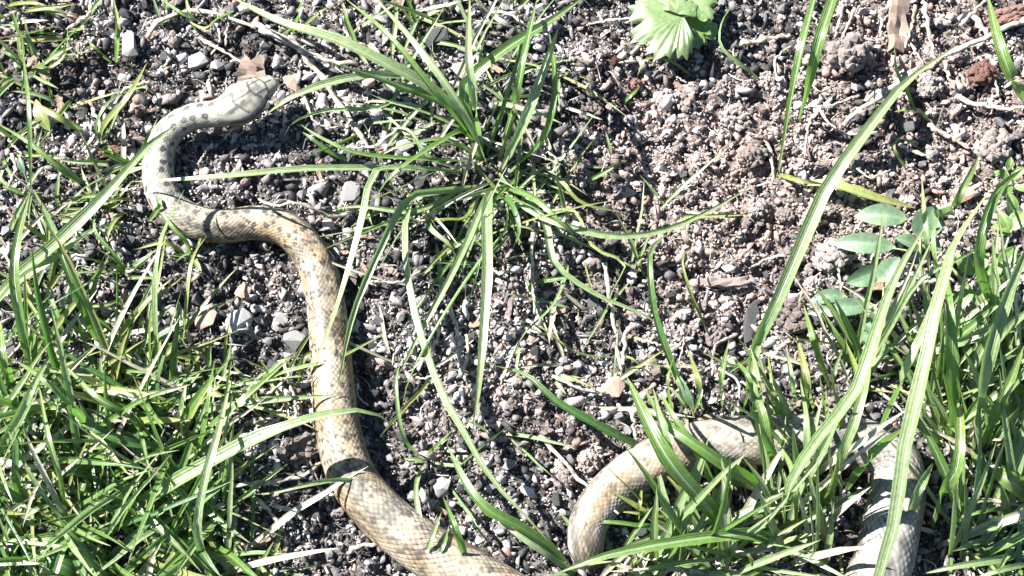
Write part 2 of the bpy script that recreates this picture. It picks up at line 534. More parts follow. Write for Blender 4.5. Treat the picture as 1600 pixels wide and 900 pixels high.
# ------------------------------------------------------------------ snake
def build_snake():
    RINGS, AROUND, NROW = 1250, 140, 28
    # rings: denser where the body is thin, so that scales keep their shape
    hw = AX_HW
    a = np.r_[0, np.cumsum(np.diff(AXS) / (0.5 * (hw[1:] + hw[:-1]) + 3 * MM))]
    q = np.linspace(0, a[-1], RINGS)
    s = np.interp(q, a, AXS)
    x, y, up = (np.interp(s, AXS, AX[:, k]) for k in (0, 1, 4))
    HWm = np.interp(s / MM, PROF[:, 0], PROF[:, 1]) * MM
    HHm = np.interp(s / MM, PROF[:, 0], PROF[:, 2]) * MM
    def soft(v, k):
        ker = np.hanning(k); ker /= ker.sum()
        return np.convolve(np.pad(v, k // 2, mode='edge'), ker, 'valid')[:len(v)]
    far = s > 40 * MM
    HWm = np.where(far, soft(HWm, 41), HWm)
    HHm = np.where(far, soft(HHm, 41), HHm)
    zg = soft(H0(x, y), 61) + 0.6 * MM
    c = np.stack([x, y, zg + up + 0.78 * HHm], 1)
    T = np.gradient(c, axis=0)
    T /= np.linalg.norm(T, axis=1)[:, None]
    B = np.cross(T, [0, 0, 1.0])
    B /= np.linalg.norm(B, axis=1)[:, None]
    N = np.cross(B, T)
    t = np.linspace(0, 1, AROUND, endpoint=False)
    phi = t * 2 * math.pi                     # 0 = side B, pi/2 = back
    cphi, sphi = np.cos(phi), np.sin(phi)
    S, PH = s[:, None] / MM, phi[None, :]
    head = 1 - smooth(S, 24, 36)
    e_top = 1.0 - 0.30 * head                # a flatter top on the head
    cx = np.sign(cphi) * np.abs(cphi) ** 0.92
    cy = np.where(sphi > 0, np.abs(sphi)[None, :] ** (e_top * np.ones_like(PH)) * np.ones_like(S), -0.80 * np.abs(sphi)[None, :] * np.ones_like(S))
    # eyebrow ridges and sunken sides on the head
    ridge = head * np.exp(-((S - 10) / 5) ** 2) * np.exp(-((np.abs(np.abs(PH - math.pi / 2) - 0.95)) / 0.28) ** 2)
    sunk = head * np.exp(-((S - 7) / 4.5) ** 2) * np.exp(-((np.abs(np.abs(PH - math.pi / 2) - 1.45)) / 0.3) ** 2)
    rad = 1 + 0.05 * ridge - 0.05 * sunk
    # scales: a lozenge lattice on the body
    hmean = 0.5 * (HWm + HHm)
    circ = 2 * math.pi * hmean
    A = np.r_[0, np.cumsum(np.diff(s) / (1.45 * 0.5 * (circ[1:] + circ[:-1]) / NROW))][:, None]
    b = (t * NROW)[None, :]
    u, v = A + b, A - b
    fu, fv = u - np.floor(u), v - np.floor(v)
    edge = np.minimum(np.minimum(fu, 1 - fu), np.minimum(fv, 1 - fv))
    rear = (fu + fv) * 0.5
    body = smooth(S, 25, 34)
    dorsal = smooth(sphi, -0.45, -0.2)[None, :]
    sc = body * dorsal
    bump = sc * (smooth(edge, 0.0, 0.2) * 0.24 + rear * 0.16) * MM * np.clip(hmean[:, None] / (10 * MM), 0.4, 1.2)
    # belly shields
    fb = A * 1.0 - np.floor(A * 1.0)
    bump = bump + (1 - dorsal) * body * (fb * 0.25) * MM
    P = (c[:, None, :] + B[:, None, :] * (HWm[:, None] * cx[None, :] * rad)[:, :, None] + N[:, None, :] * (HHm[:, None] * cy * rad)[:, :, None])
    nrm = B[:, None, :] * cx[None, :, None] + N[:, None, :] * cy[:, :, None]
    P = P + nrm * bump[:, :, None]
    # pigment, plus shade painted onto the flanks
    lat = PH - math.pi / 2                    # 0 on the back, positive towards side -B
    lat = (lat + math.pi) % (2 * math.pi) - math.pi
    al = np.abs(lat) * np.ones_like(S)
    SS = S * np.ones_like(PH)
    X_, Y_ = x[:, None] * np.ones_like(PH), y[:, None] * np.ones_like(PH)
    cream, grey = np.array([0.235, 0.227, 0.193]), np.array([0.232, 0.226, 0.214])
    tan, olive_shade, dk = np.array([0.213, 0.157, 0.092]), np.array([0.075, 0.068, 0.034]), np.array([0.016, 0.014, 0.015])
    wv = fbm(SS / 40, lat * np.ones_like(S) * 0.8, 1.0, 3, 5)[..., None]
    col = cream + (grey - cream) * smooth(SS, 300, 520)[..., None]
    warm = (smooth(SS, 85, 150) * (1 - 0.8 * smooth(SS, 300, 420)) + 0.5 * smooth(SS, 700, 740))
    col = col + (tan - col) * (np.clip(0.62 + 1.1 * wv, 0, 1.0) * warm[..., None])
    rust = np.clip(fbm(SS / 16, lat * np.ones_like(S) * 1.3, 1.0, 3, 71) * 2.0 - 0.2, 0, 0.45) * smooth(SS, 110, 170) * (1 - 0.6 * smooth(SS, 380, 450) + 0.5 * smooth(SS, 690, 730))
    col = col + (np.array([0.225, 0.125, 0.052]) - col) * rust[..., None]
    col = col * (1 - 0.14 * head)[..., None]
    side = smooth(al, 0.95, 1.5)[..., None]
    col = col + (tan - col) * side * 0.45
    col = col + (olive_shade - col) * (smooth(al, 1.25, 1.7) * 0.65)[..., None]  # dark olive low on both flanks: side shade painted into the skin colour
    bel = smooth(al, 1.9, 2.3)[..., None]
    col = col + (np.array([0.3, 0.27, 0.19]) - col) * bel * 0.8
    # each scale has a tone of its own, some are dark flecks; cloudy mottling over them
    ca, cb = np.floor(u), np.floor(v)
    own = _hash(ca, cb, 41)
    col = col * (1 + sc * (0.42 * own - 0.27))[..., None]
    cloud = fbm(SS / 11, lat * np.ones_like(S) * 1.7, 1.0, 3, 61)
    col = col * (1 - np.clip(1.2 * cloud, -0.15, 0.45) * smooth(SS, 60, 130))[..., None]
    fleck = sc * (_hash(ca, cb, 43) < (0.13 + 0.3 * np.clip(cloud + 0.1, 0, 1))) * smooth(edge, 0.08, 0.2) * (al < 1.5) * smooth(SS, 70, 120) * (1 - 0.45 * smooth(SS, 260, 400))
    col = col + (dk - col) * (fleck * 0.95)[..., None]
    # dark seams between scales, a little patchy
    var = 0.55 + 0.9 * fbm(SS / 7, lat * np.ones_like(S) * 3, 1.0, 2, 9)
    seam = sc * (1 - smooth(edge, 0.04, 0.18)) * np.clip(var, 0.15, 1) * (0.7 + 0.45 * smooth(SS, 60, 250))
    seam = seam * (0.55 + 0.6 * rear)
    col = col + (dk - col) * np.clip(seam * 1.05, 0, 0.92)[..., None]
    # two rows of dark spots down the back, smaller ones on the flanks, fading along the body
    cellid = np.floor(u) * 7.13 + np.floor(v) * 3.71
    def spots(centre, pitch, r_s, r_l, shift, hollow):
        kx = (SS + shift) / pitch
        d1 = (kx - np.floor(kx) - 0.5) * pitch
        jit = (_hash(np.floor(kx), np.floor(kx) * 0 + int(shift * 3) + 5, 4) - 0.5)
        d2 = (lat * np.ones_like(S) - centre - jit * 0.18) * hmean[:, None] / MM
        wob = 1 + 0.5 * fbm(SS / 1.6, lat * np.ones_like(S) * 6, 1.0, 2, 19)
        d = np.sqrt(((d1 - jit * 2.6) / r_s) ** 2 + (d2 / r_l) ** 2) * wob * (1 + 0.3 * smooth(SS, 70, 160))
        m = 1 - smooth(d, 0.65, 1.15)
        there = _hash(np.floor(kx), np.floor(kx) * 0 + int(shift * 7) + 11, 6)
        keepit = 0.55 + 0.45 * smooth(there, 0.15, 0.6) - 0.5 * smooth(SS, 100, 190) * (there < 0.3)
        return m * np.clip(keepit, 0, 1) * (1 - hollow * (1 - smooth(d, 0.1, 0.5)))
    fade = smooth(SS, 27, 34) * (1 - 0.1 * smooth(SS, 60, 150) - 0.6 * smooth(SS, 240, 380))
    for cen, sh in ((0.4, 0.0), (-0.4, 3.6), (1.0, 5.0), (-1.0, 1.7)):
        m = spots(cen, 6.6, 2.0 if abs(cen) < 1 else 1.5, 1.65 if abs(cen) < 1 else 1.3, sh, 0.35)
        col = col + (dk - col) * np.clip(m * fade * 1.0, 0, 0.92)[..., None]
    # head: faint dark seams of the crown plates, a darker nape mark, the mouth line
    lx = lat * np.interp(s, s, hmean)[:, None] / MM
    def line(d, w): return 1 - smooth(np.abs(d), 0.3 * w, 1.5 * w)
    hd = head * (1 - smooth(SS, 27, 32))
    plates = line(lx, 0.35) * ((SS > 13.5) & (SS < 23)) + line(lx, 0.3) * ((SS > 2) & (SS < 6))
    plates = plates + line(SS - 6 - 0.25 * np.abs(lx), 0.45) * (al < 1.0) + line(SS - 13.8 + 0.4 * np.abs(lx), 0.5) * (al < 0.8)
    plates = plates + line(np.abs(lx) - 2.6, 0.35) * ((SS > 6) & (SS < 13.5)) + line(SS - 23 + 0.5 * np.abs(lx), 0.5) * (al < 0.9)
    nape = np.exp(-((np.abs(lx) - 3.2 - 0.25 * (SS - 24)) / 1.2) ** 2) * np.exp(-((SS - 24.5) / 4.5) ** 2)
    mouth = line(al - 1.78, 0.07) * (1 - smooth(SS, 17, 20))
    lips = smooth(al, 1.55, 1.7) * (1 - smooth(al, 2.0, 2.2)) * ((SS * 0.45) % 1.0 < 0.14) * (SS < 18)
    mott = np.clip(fbm(SS / 3.2, lx / 3.2, 1.0, 3, 15) * 2.6, 0, 1)
    hm = np.clip(1.0 * plates + 1.1 * nape + 0.9 * mouth + 0.4 * lips + 0.62 * mott, 0, 0.92) * hd
    col = col + (dk - col) * hm[..., None]
    stripe = hd * line(al - 1.35, 0.16) * smooth(SS, 8, 12)
    col = col + (dk - col) * np.clip(stripe * 0.85, 0, 1)[..., None]
    verts = P.reshape(-1, 3)
    i = np.arange(RINGS * AROUND).reshape(RINGS, AROUND)
    j = np.roll(i, -1, axis=1)
    f = np.stack([i[:-1], i[1:], j[1:], j[:-1]], -1).reshape(-1, 4)
    # close the snout and the tail
    tip0 = c[0] - T[0] * 0.7 * MM
    tip1 = c[-1] + T[-1] * 1.5 * MM
    n0 = len(verts)
    verts = np.vstack([verts, tip0, tip1])
    caps = []
    for q2 in range(AROUND):
        caps.append((n0, i[0, q2], j[0, q2], n0))
    o = big_mesh('snake', verts, f, M['snake'])
    bm = bmesh.new(); bm.from_mesh(o.data); bm.verts.ensure_lookup_table()
    for q2 in range(AROUND):
        bm.faces.new((bm.verts[n0], bm.verts[int(i[0, q2])], bm.verts[int(j[0, q2])]))
        bm.faces.new((bm.verts[n0 + 1], bm.verts[int(j[-1, q2])], bm.verts[int(i[-1, q2])]))
    bmesh.ops.recalc_face_normals(bm, faces=bm.faces)
    bm.to_mesh(o.data); bm.free()
    rgb = np.clip(col.reshape(-1, 3), 0.01, 1)
    set_colour(o.data, np.vstack([rgb, rgb[0], rgb[-1]]))
    shade_smooth(o.data)
    tag(o, 'long cream and tan snake with dark spots winding over the soil', 'snake')
    # eyes
    k9 = int(np.argmin(np.abs(s - 9.2 * MM)))
    for sgn in (-1, 1):
        ang = math.pi / 2 - sgn * 1.18
        p = c[k9] + B[k9] * HWm[k9] * math.cos(ang) * 0.97 + N[k9] * HHm[k9] * math.sin(ang) * 1.0
        bm = bmesh.new()
        bmesh.ops.create_uvsphere(bm, u_segments=16, v_segments=10, radius=1.5 * MM)
        me = bpy.data.meshes.new('eye'); bm.to_mesh(me); bm.free()
        shade_smooth(me)
        me.materials.append(M['eye'])
        e = bpy.data.objects.new('eye', me); COL.objects.link(e)
        e.location = p; e.parent = o
    return o

snake = build_snake()

# ------------------------------------------------------------------ grass
def blade_mesh(P, w, twist0, twist1, ref, fold=0.6, nseg=14, base_w=0.55, peak=0.3):
    """A folded blade along the rows of P (world points); w is its full width in metres."""
    P = np.array(P, float)
    L = np.linalg.norm(np.diff(P, axis=0), axis=1).sum()
    if len(P) > 3:
        P[1:-1] += rng.normal(0, 0.003 * L, (len(P) - 2, 3))
    C = catmull(P, nseg + 1)
    T = np.gradient(C, axis=0)
    T /= np.linalg.norm(T, axis=1)[:, None] + 1e-9
    t = np.linspace(0, 1, nseg + 1)
    prof = np.where(t < peak, base_w + (1 - base_w) * smooth(t, 0, peak), (1 - ((t - peak) / (1 - peak)) ** 2.5) ** 0.9)
    prof = np.maximum(prof, 0.03) * (1 + 0.07 * rng.normal(size=nseg + 1))
    V, UV = [], []
    for i in range(nseg + 1):
        side = np.cross(T[i], ref)
        side /= np.linalg.norm(side) + 1e-9
        nr = np.cross(side, T[i])
        a = twist0 + (twist1 - twist0) * t[i]
        sd = side * math.cos(a) + nr * math.sin(a)
        nn = -side * math.sin(a) + nr * math.cos(a)
        for uu in (-1.0, -0.5, 0.0, 0.5, 1.0):
            V.append(C[i] + sd * uu * 0.5 * w * prof[i] + nn * (abs(uu) ** 1.3) * fold * 0.5 * w * prof[i])
            UV.append((0.5 + 0.5 * uu, t[i]))
    F = []
    for i in range(nseg):
        for q in range(4):
            a = i * 5 + q
            F.append((a, a + 1, a + 6, a + 5))
    return np.array(V), F, UV

def add_blade(P, w, mat, tuft, ref=None, tw=None, name='grass_blade', **kw):
    ref = np.array(ref if ref is not None else (random.uniform(-0.75, 0.25), random.uniform(-0.3, 0.45), 1.0))
    a0 = random.uniform(-0.5, 0.5)
    a1 = a0 + random.uniform(-0.7, 0.7)
    if tw is not None: a0, a1 = tw
    V, F, UV = blade_mesh(P, w, a0, a1, ref, **kw)
    org = np.array(tuft.location)
    o = mesh_obj(name, V - org, F, mat, tuft, True)
    uvl = o.data.uv_layers.new(name='UVMap')
    idx = np.empty(len(o.data.loops), dtype=np.int32)
    o.data.loops.foreach_get('vertex_index', idx)
    uvl.data.foreach_set('uv', np.array(UV, dtype=np.float32)[idx].ravel())
    return o

def tuft_at(px, py, label, group=None, name='grass_tuft', cat='grass tuft'):
    g = at(px, py, 0)
    z = float(H0(g[0], g[1]))
    return tag(empty(name, (g[0], g[1], z)), label, cat, group)

def traced(tuft, w, h, pts, mat='g_green', h0=None, h1=None, **kw):
    """A blade seen in the photograph: places along it, base first; h is its greatest height in mm."""
    n = len(pts)
    t = np.linspace(0, 1, n)
    z = h * np.sin(math.pi * np.minimum(t / 1.25, 1.0)) ** 0.9
    if h1 is not None:
        z = np.where(t > 0.5, z + (h1 - z) * ((t - 0.5) * 2) ** 1.5, z)
    if h0 is not None:
        z = np.where(t < 0.5, z + (h0 - z) * (1 - t * 2) ** 1.5, z)
    P = []
    for (px, py), zz in zip(pts, z):
        g = at(px, py, 0)
        P.append(at(px, py, float(H0(g[0], g[1])) + zz * MM))
    P[0] = P[0] - np.array([0, 0, 2 * MM]) if h0 is None else P[0]
    P = np.array(P)
    kk = (CAM[2] - P[:, 2].mean()) / CAM[2]
    return add_blade(P, w * 0.9 * PX * kk, M[mat], tuft, **kw)

def wild(tuft, bx, by, L, az, lean, droop, w, mat):
    """A grown blade: base offset, length (m), compass direction, lean from upright, droop."""
    n = 6
    p = np.array([bx, by, float(H0(bx, by)) - 2 * MM])
    P = [p.copy()]
    th = lean
    for i in range(n):
        st = L / n
        p = p + np.array([math.cos(az) * math.sin(th), math.sin(az) * math.sin(th), math.cos(th)]) * st
        p[2] = max(p[2], float(H0(p[0], p[1])) + 1.5 * MM)
        P.append(p.copy())
        th += droop / n
        az += random.uniform(-0.08, 0.08)
    ref = (-math.cos(az) * 0.5 + random.uniform(-0.4, 0.4), -math.sin(az) * 0.5 + random.uniform(-0.4, 0.4), 1.0)
    return add_blade(np.array(P), w, M[mat], tuft, ref=ref, nseg=10)

def fill(tuft, n, spread, L, w, mats, lean=(0.5, 1.25), droop=(0.1, 0.9), az=None, azs=math.pi):
    bx, by = tuft.location[0], tuft.location[1]
    for i in range(n):
        d = random.uniform(0, 6.283)
        rr = spread * math.sqrt(random.random()) * PX
        a = (az if az is not None else 0) + random.uniform(-azs, azs)
        wild(tuft, bx + rr * math.cos(d), by + rr * math.sin(d), random.uniform(*L) * PX, a, random.uniform(*lean), random.uniform(*droop),
             random.uniform(*w) * PX, random.choice(mats))

# --- the big loose tuft between the snake's two stretches
tc_ = tuft_at(765, 265, 'large loose grass tuft with long blades spreading out between both stretches of snake')
for w, h, pts, mat in [
    (14, 50, [(765, 262), (740, 200), (700, 132), (645, 62), (585, -5)], 'g_pale'),
    (21, 45, [(752, 250), (728, 180), (730, 132), (790, 78), (855, 37), (915, -6)], 'g_green'),
    (28, 24, [(755, 240), (715, 180), (655, 145), (598, 124)], 'g_dark'),
    (23, 40, [(750, 220), (690, 150), (605, 98), (520, 62), (440, 35), (355, -8)], 'g_pale'),
    (12, 45, [(748, 230), (690, 160), (610, 62), (535, -6)], 'g_green'),
    (12, 28, [(758, 240), (725, 208), (685, 225), (640, 255), (604, 285), (585, 315)], 'g_green'),
    (10, 24, [(752, 246), (700, 220), (645, 224), (604, 238), (588, 256)], 'g_pale'),
    (14, 30, [(740, 268), (650, 268), (560, 265), (470, 265), (385, 271), (295, 283), (205, 284)], 'g_pale'),
    (14, 60, [(757, 236), (742, 160), (735, 90), (734, -5)], 'g_pale'),
    (14, 60, [(778, 250), (802, 160), (822, 80), (840, -5)], 'g_green'),
    (17, 50, [(782, 268), (815, 200), (848, 115), (872, 45)], 'g_pale'),
    (12, 45, [(795, 270), (850, 215), (868, 130), (858, 50)], 'g_green'),
    (9, 40, [(760, 240), (790, 150), (812, 60), (800, -5)], 'g_dark'),
    (14, 32, [(745, 290), (690, 300), (635, 312), (590, 395), (550, 495), (527, 610)], 'g_pale'),
    (15, 46, [(735, 270), (640, 262), (585, 272), (566, 360), (520, 490), (478, 600)], 'g_pale'),
    (12, 26, [(765, 290), (755, 325), (712, 415), (655, 525), (620, 590)], 'g_pale'),
    (12, 30, [(790, 300), (795, 358), (755, 402), (700, 485), (642, 590), (622, 675)], 'g_pale'),
    (19, 34, [(768, 290), (763, 330), (760, 430), (751, 580), (738, 678)], 'g_pale'),
    (17, 30, [(720, 285), (650, 305), (632, 370), (646, 480), (685, 600), (722, 665), (765, 742), (815, 803), (856, 845)], 'g_pale'),
    (12, 22, [(785, 290), (830, 330), (890, 355), (960, 368), (1040, 358), (1110, 330), (1172, 292)], 'g_pale'),
    (14, 16, [(805, 290), (850, 345), (866, 412), (930, 460), (1005, 494), (1042, 520)], 'g_pale'),
    (8, 14, [(820, 268), (872, 280), (910, 318), (982, 334)], 'g_yellow'),
    (6, 18, [(840, 330), (896, 330), (927, 387), (977, 412), (958, 455), (936, 520)], 'g_yellow'),
    (11, 26, [(775, 285), (835, 310), (880, 350), (905, 380)], 'g_green'),
    (9, 12, [(720, 265), (670, 245), (640, 205), (610, 200)], 'g_pale'),
    (9, 14, [(735, 285), (690, 312), (640, 330), (560, 322), (505, 330)], 'g_pale'),
    (11, 16, [(745, 300), (730, 340), (690, 345), (600, 350)], 'g_yellow'),
    (10, 20, [(710, 310), (670, 350), (700, 380), (715, 405)], 'g_pale'),
    (11, 30, [(735, 250), (660, 250), (560, 240), (500, 215), (470, 195)], 'g_green'),
    (10, 18, [(775, 300), (800, 320), (812, 360), (800, 392)], 'g_dark'),
]:
    traced(tc_, w, h, pts, mat)
fill(tc_, 20, 75, (50, 150), (3.5, 7), ['g_green', 'g_pale', 'g_yellow', 'g_yellow', 'g_dead'], (0.6, 1.3), (0.4, 1.6))

# --- thin tangled grass growing through and around that tuft
GT = 'thin wiry grass around the large loose tuft'
for px, py, n, L in [(700, 210, 11, (110, 300)), (830, 230, 10, (100, 260)), (770, 130, 10, (100, 240)), (650, 290, 9, (90, 240)), (810, 330, 11, (100, 260)), (720, 350, 10, (90, 260)),
                     (650, 90, 7, (80, 200)), (600, 200, 8, (70, 190)), (870, 150, 7, (80, 220)), (900, 320, 7, (70, 200)), (760, 430, 7, (80, 220)), (670, 450, 7, (80, 230)), (590, 350, 6, (70, 180)),
                     (860, 440, 6, (70, 180)), (690, 30, 7, (80, 180)), (820, 40, 7, (80, 180)), (560, 130, 6, (60, 150))]:
    t_ = tuft_at(px, py, 'thin wiry grass sprigs tangled around the large loose tuft', GT)
    fill(t_, max(4, n - 3), 46, L, (3.5, 8.5), ['g_green', 'g_pale', 'g_pale', 'g_pale', 'g_yellow', 'g_dead'], (0.7, 1.35), (0.1, 0.9))
GO = 'thin grass shoots on the open soil'
for px, py in [(920, 500), (1000, 440), (980, 250), (880, 560), (760, 600), (1100, 560), (680, 600), (1040, 330), (600, 560), (1150, 590), (930, 620), (1270, 560), (1330, 540), (720, 760), (800, 690)]:
    t_ = tuft_at(px, py, 'few thin bent grass shoots on the open soil', GO)
    fill(t_, random.randint(2, 4), 25, (60, 170), (3.5, 7.5), ['g_green', 'g_pale', 'g_yellow', 'g_dead'], (0.9, 1.4), (0.0, 0.6))

# --- pieces that hang over the snake's head and neck
t_ = tuft_at(640, 118, 'slender pale grass blades reaching over to the snake head')
for w, h, pts, mat in [(17, 26, [(640, 118), (575, 118), (510, 130), (450, 155), (413, 181)], 'g_pale'),
                       (7, 12, [(640, 120), (600, 165), (510, 172), (460, 190), (445, 212)], 'g_pale'),
                       (9, 10, [(560, 255), (520, 240), (485, 215), (470, 205)], 'g_dark')]:
    traced(t_, w, h, pts, mat)

t_ = tuft_at(-14, 470, 'long broad grass blade arching up from the gravel over the snake neck')
traced(t_, 23, 48, [(-16, 472), (34, 428), (94, 377), (165, 306), (218, 240), (248, 215), (282, 192)], 'g_pale', h1=36, ref=(0, -0.2, 1), tw=(0.15, 0.0))
traced(t_, 14, 30, [(-12, 480), (30, 440), (90, 400), (140, 362)], 'g_pale')

# --- small tufts about the snake's head end
def small(px, py, label, blades, nfill=6, L=(40, 110), mats=('g_green', 'g_yellow', 'g_pale'), group=None):
    t = tuft_at(px, py, label, group)
    for w, h, pts, mat in blades:
        traced(t, w, h, pts, mat)
    if nfill:
        fill(t, nfill, 10, L, (5, 9), list(mats), (0.6, 1.3), (0.1, 0.8))
    return t

small(153, 228, 'small forked grass seedling growing from rusty crumbs beside the snake neck',
      [(14, 26, [(153, 228), (165, 195), (195, 160), (214, 132), (230, 98)], 'g_yellow'), (9, 16, [(158, 228), (152, 195), (172, 160), (206, 140)], 'g_green'),
       (7, 18, [(160, 226), (200, 150), (235, 140), (252, 168)], 'g_pale')], 4, (30, 70))
small(44, 305, 'thin upright grass shoot beside a pale yellow leaf scrap',
      [(9, 42, [(48, 305), (47, 240), (45, 160), (34, 68)], 'g_green'), (9, 20, [(132, 290), (95, 265), (50, 225), (-8, 190)], 'g_green'),
       (11, 14, [(135, 205), (95, 185), (50, 158)], 'g_yellow'), (8, 16, [(140, 292), (100, 262), (60, 235), (66, 200)], 'g_pale')], 7)
small(40, 108, 'low curved grass shoots above the soil far behind the snake neck',
      [(9, 16, [(36, 108), (70, 100), (98, 66), (142, 28)], 'g_green'), (8, 10, [(38, 110), (20, 90), (-6, 76)], 'g_green'),
       (8, 10, [(44, 112), (75, 108), (100, 85), (106, 45)], 'g_yellow'), (9, 12, [(40, 100), (30, 45), (-5, 38)], 'g_green')], 9)
small(178, 100, 'single narrow yellowish grass blade standing among grey gravel',
      [(9, 34, [(180, 100), (184, 45), (176, -6)], 'g_yellow'), (7, 12, [(178, 98), (150, 75), (136, 62)], 'g_yellow')], 0)
small(255, 30, 'bright thin grass shoots crossing a bleached stem',
      [(8, 14, [(372, 12), (340, 30), (320, 45), (290, 30)], 'g_yellow'), (8, 18, [(305, 45), (296, 20), (290, -6)], 'g_pale'),
       (8, 14, [(330, 40), (285, 22), (248, -4)], 'g_green')], 4, (30, 60))
small(470, 50, 'short green grass shoot rising beside a long bleached blade',
      [(11, 30, [(458, 52), (468, 20), (476, -6)], 'g_green'), (8, 14, [(455, 58), (500, 20), (520, 8)], 'g_yellow')], 2, (30, 60))
small(150, 535, 'straggling grass plant with long narrow blades climbing past the snake bend',
      [(16, 34, [(156, 540), (133, 487), (113, 443), (84, 368), (52, 296)], 'g_dark'), (10, 16, [(230, 572), (187, 540), (133, 487)], 'g_green'),
       (9, 20, [(110, 600), (75, 545), (62, 500), (30, 450)], 'g_yellow'), (11, 14, [(95, 560), (98, 520), (80, 470), (68, 440)], 'g_green'),
       (13, 14, [(60, 520), (110, 470), (150, 430), (165, 395)], 'g_green')], 10)
small(50, 590, 'tall narrow grass blade standing at the edge of the thick grass',
      [(17, 46, [(52, 590), (36, 517), (24, 433), (30, 367), (48, 296)], 'g_green'), (18, 40, [(14, 606), (6, 560), (-2, 495)], 'g_green')], 5)
small(247, 600, 'upright pale grass shoot with its tip in front of the snake bend',
      [(15, 44, [(248, 602), (246, 517), (243, 433), (257, 367), (288, 296)], 'g_pale'), (9, 34, [(242, 600), (236, 520), (252, 420), (262, 350)], 'g_yellow'),
       (9, 26, [(285, 548), (290, 500), (300, 410), (322, 370)], 'g_yellow')], 8)
small(160, 330, 'low mat of tiny grass shoots below the arching blade',
      [(9, 14, [(212, 310), (170, 315), (130, 330), (90, 340)], 'g_yellow'), (9, 12, [(200, 360), (165, 355), (120, 372), (92, 390)], 'g_pale'),
       (8, 10, [(205, 325), (180, 345), (165, 380), (170, 396)], 'g_yellow'), (10, 16, [(232, 345), (250, 320), (240, 302)], 'g_green')], 14, (30, 80))
small(195, 430, 'thin yellow green grass seedling over pale gravel beside the snake bend',
      [(8, 12, [(200, 432), (180, 400), (150, 360), (150, 325)], 'g_green'), (8, 12, [(205, 460), (170, 475), (130, 480)], 'g_yellow'),
       (7, 10, [(215, 480), (190, 470), (235, 455)], 'g_yellow'), (8, 16, [(140, 480), (150, 440), (170, 400)], 'g_green')], 9, (30, 80))
small(300, 400, 'tiny forked grass seedling just below the snake second bend',
      [(8, 14, [(300, 400), (292, 378), (268, 355), (230, 300)], 'g_green'), (7, 10, [(301, 402), (310, 385), (320, 355)], 'g_green'), (7, 8, [(298, 404), (260, 380), (210, 390)], 'g_yellow')], 3, (25, 50))
small(400, 600, 'low blade lying across the snake with pale tip on bare soil',
      [(11, 16, [(400, 600), (440, 585), (480, 574), (530, 560), (608, 518)], 'g_green'), (9, 14, [(398, 604), (440, 566), (470, 555)], 'g_pale'),
       (9, 12, [(465, 600), (475, 560), (510, 540)], 'g_yellow')], 3, (30, 70))

GS = 'wispy grass seedlings around the snake head'
for px, py in [(20, 20), (95, 150), (15, 240), (95, 330), (20, 380), (180, 300), (60, 460), (120, 400), (210, 520), (300, 560), (345, 590), (100, 40), (10, 130), (220, 260), (560, 60), (650, 40), (430, 590), (60, 90)]:
    t_ = tuft_at(px, py, 'wispy low grass seedling on the gravel around the snake head and neck', GS)
    fill(t_, random.randint(5, 9), 22, (40, 125), (4, 9), ['g_green', 'g_yellow', 'g_yellow', 'g_pale', 'g_dead'], (0.6, 1.4), (0.0, 0.7))

# --- thick grass along the snake's forward half
GL = 'tufts of the thick grass beside the snake'
big = tuft_at(200, 812, 'broad pale grass blade with smaller ones, reaching right across the snake body')
for w, h, pts, mat in [
    (30, 44, [(180, 818), (235, 776), (330, 724), (400, 691), (468, 662), (535, 642), (582, 644), (618, 668)], 'g_pale'),
    (24, 16, [(215, 800), (160, 832), (85, 841), (-8, 850)], 'g_green'),
    (13, 22, [(198, 768), (247, 813), (313, 877), (345, 910)], 'g_green'),
    (15, 50, [(330, 905), (313, 833), (320, 750), (338, 683), (362, 590)], 'g_pale'),
    (15, 40, [(290, 738), (318, 683), (330, 600), (336, 560)], 'g_green'),
    (15, 34, [(280, 730), (330, 670), (360, 642), (405, 604), (458, 556)], 'g_green'),
    (17, 26, [(285, 706), (240, 700), (187, 688), (135, 662), (66, 612)], 'g_dark'),
    (32, 14, [(150, 912), (100, 885), (40, 862)], 'g_dark')]:
    traced(big, w, h, pts, mat)
t_ = tuft_at(20, 760, 'grass tuft with one thin pale blade crossing darker ones in the thick grass')
for w, h, pts, mat in [(17, 60, [(-8, 712), (28, 655), (50, 606), (78, 560)], 'g_pale'), (10, 50, [(104, 805), (96, 750), (77, 687), (60, 598)], 'g_green'),
                       (15, 36, [(32, 805), (27, 735), (28, 660), (40, 610)], 'g_dark'), (12, 20, [(20, 830), (50, 800), (95, 785)], 'g_pale'),
                       (14, 50, [(150, 690), (120, 640), (70, 590), (20, 560)], 'g_green'), (13, 40, [(240, 690), (200, 650), (150, 620), (100, 570)], 'g_green')]:
    traced(t_, w, h, pts, mat)
GREENS = ['g_green', 'g_green', 'g_green', 'g_dark', 'g_pale', 'g_pale', 'g_yellow', 'g_yellow', 'g_dead']
spots_l = [(30, 640), (110, 640), (190, 630), (260, 660), (60, 720), (150, 735), (230, 730), (20, 800), (100, 810), (270, 800), (40, 880), (130, 880), (230, 880),
           (330, 880), (-30, 700), (-30, 850), (330, 790), (80, 590), (180, 580), (10, 560), (385, 895), (-25, 600), (300, 610), (-20, 930), (170, 930)]
for (px, py) in spots_l:
    t_ = tuft_at(px, py, 'short bushy green grass tuft crowded into the thick grass beside the snake', GL)
    n = 17 if py > 610 else 6
    fill(t_, n, 36, (80, 290), (5, 13), GREENS, (0.45, 1.3), (0.2, 0.9))
    fill(t_, 11, 48, (50, 170), (3, 7), ['g_green', 'g_yellow', 'g_pale', 'g_pale', 'g_dead'], (0.6, 1.4), (0.0, 0.7))

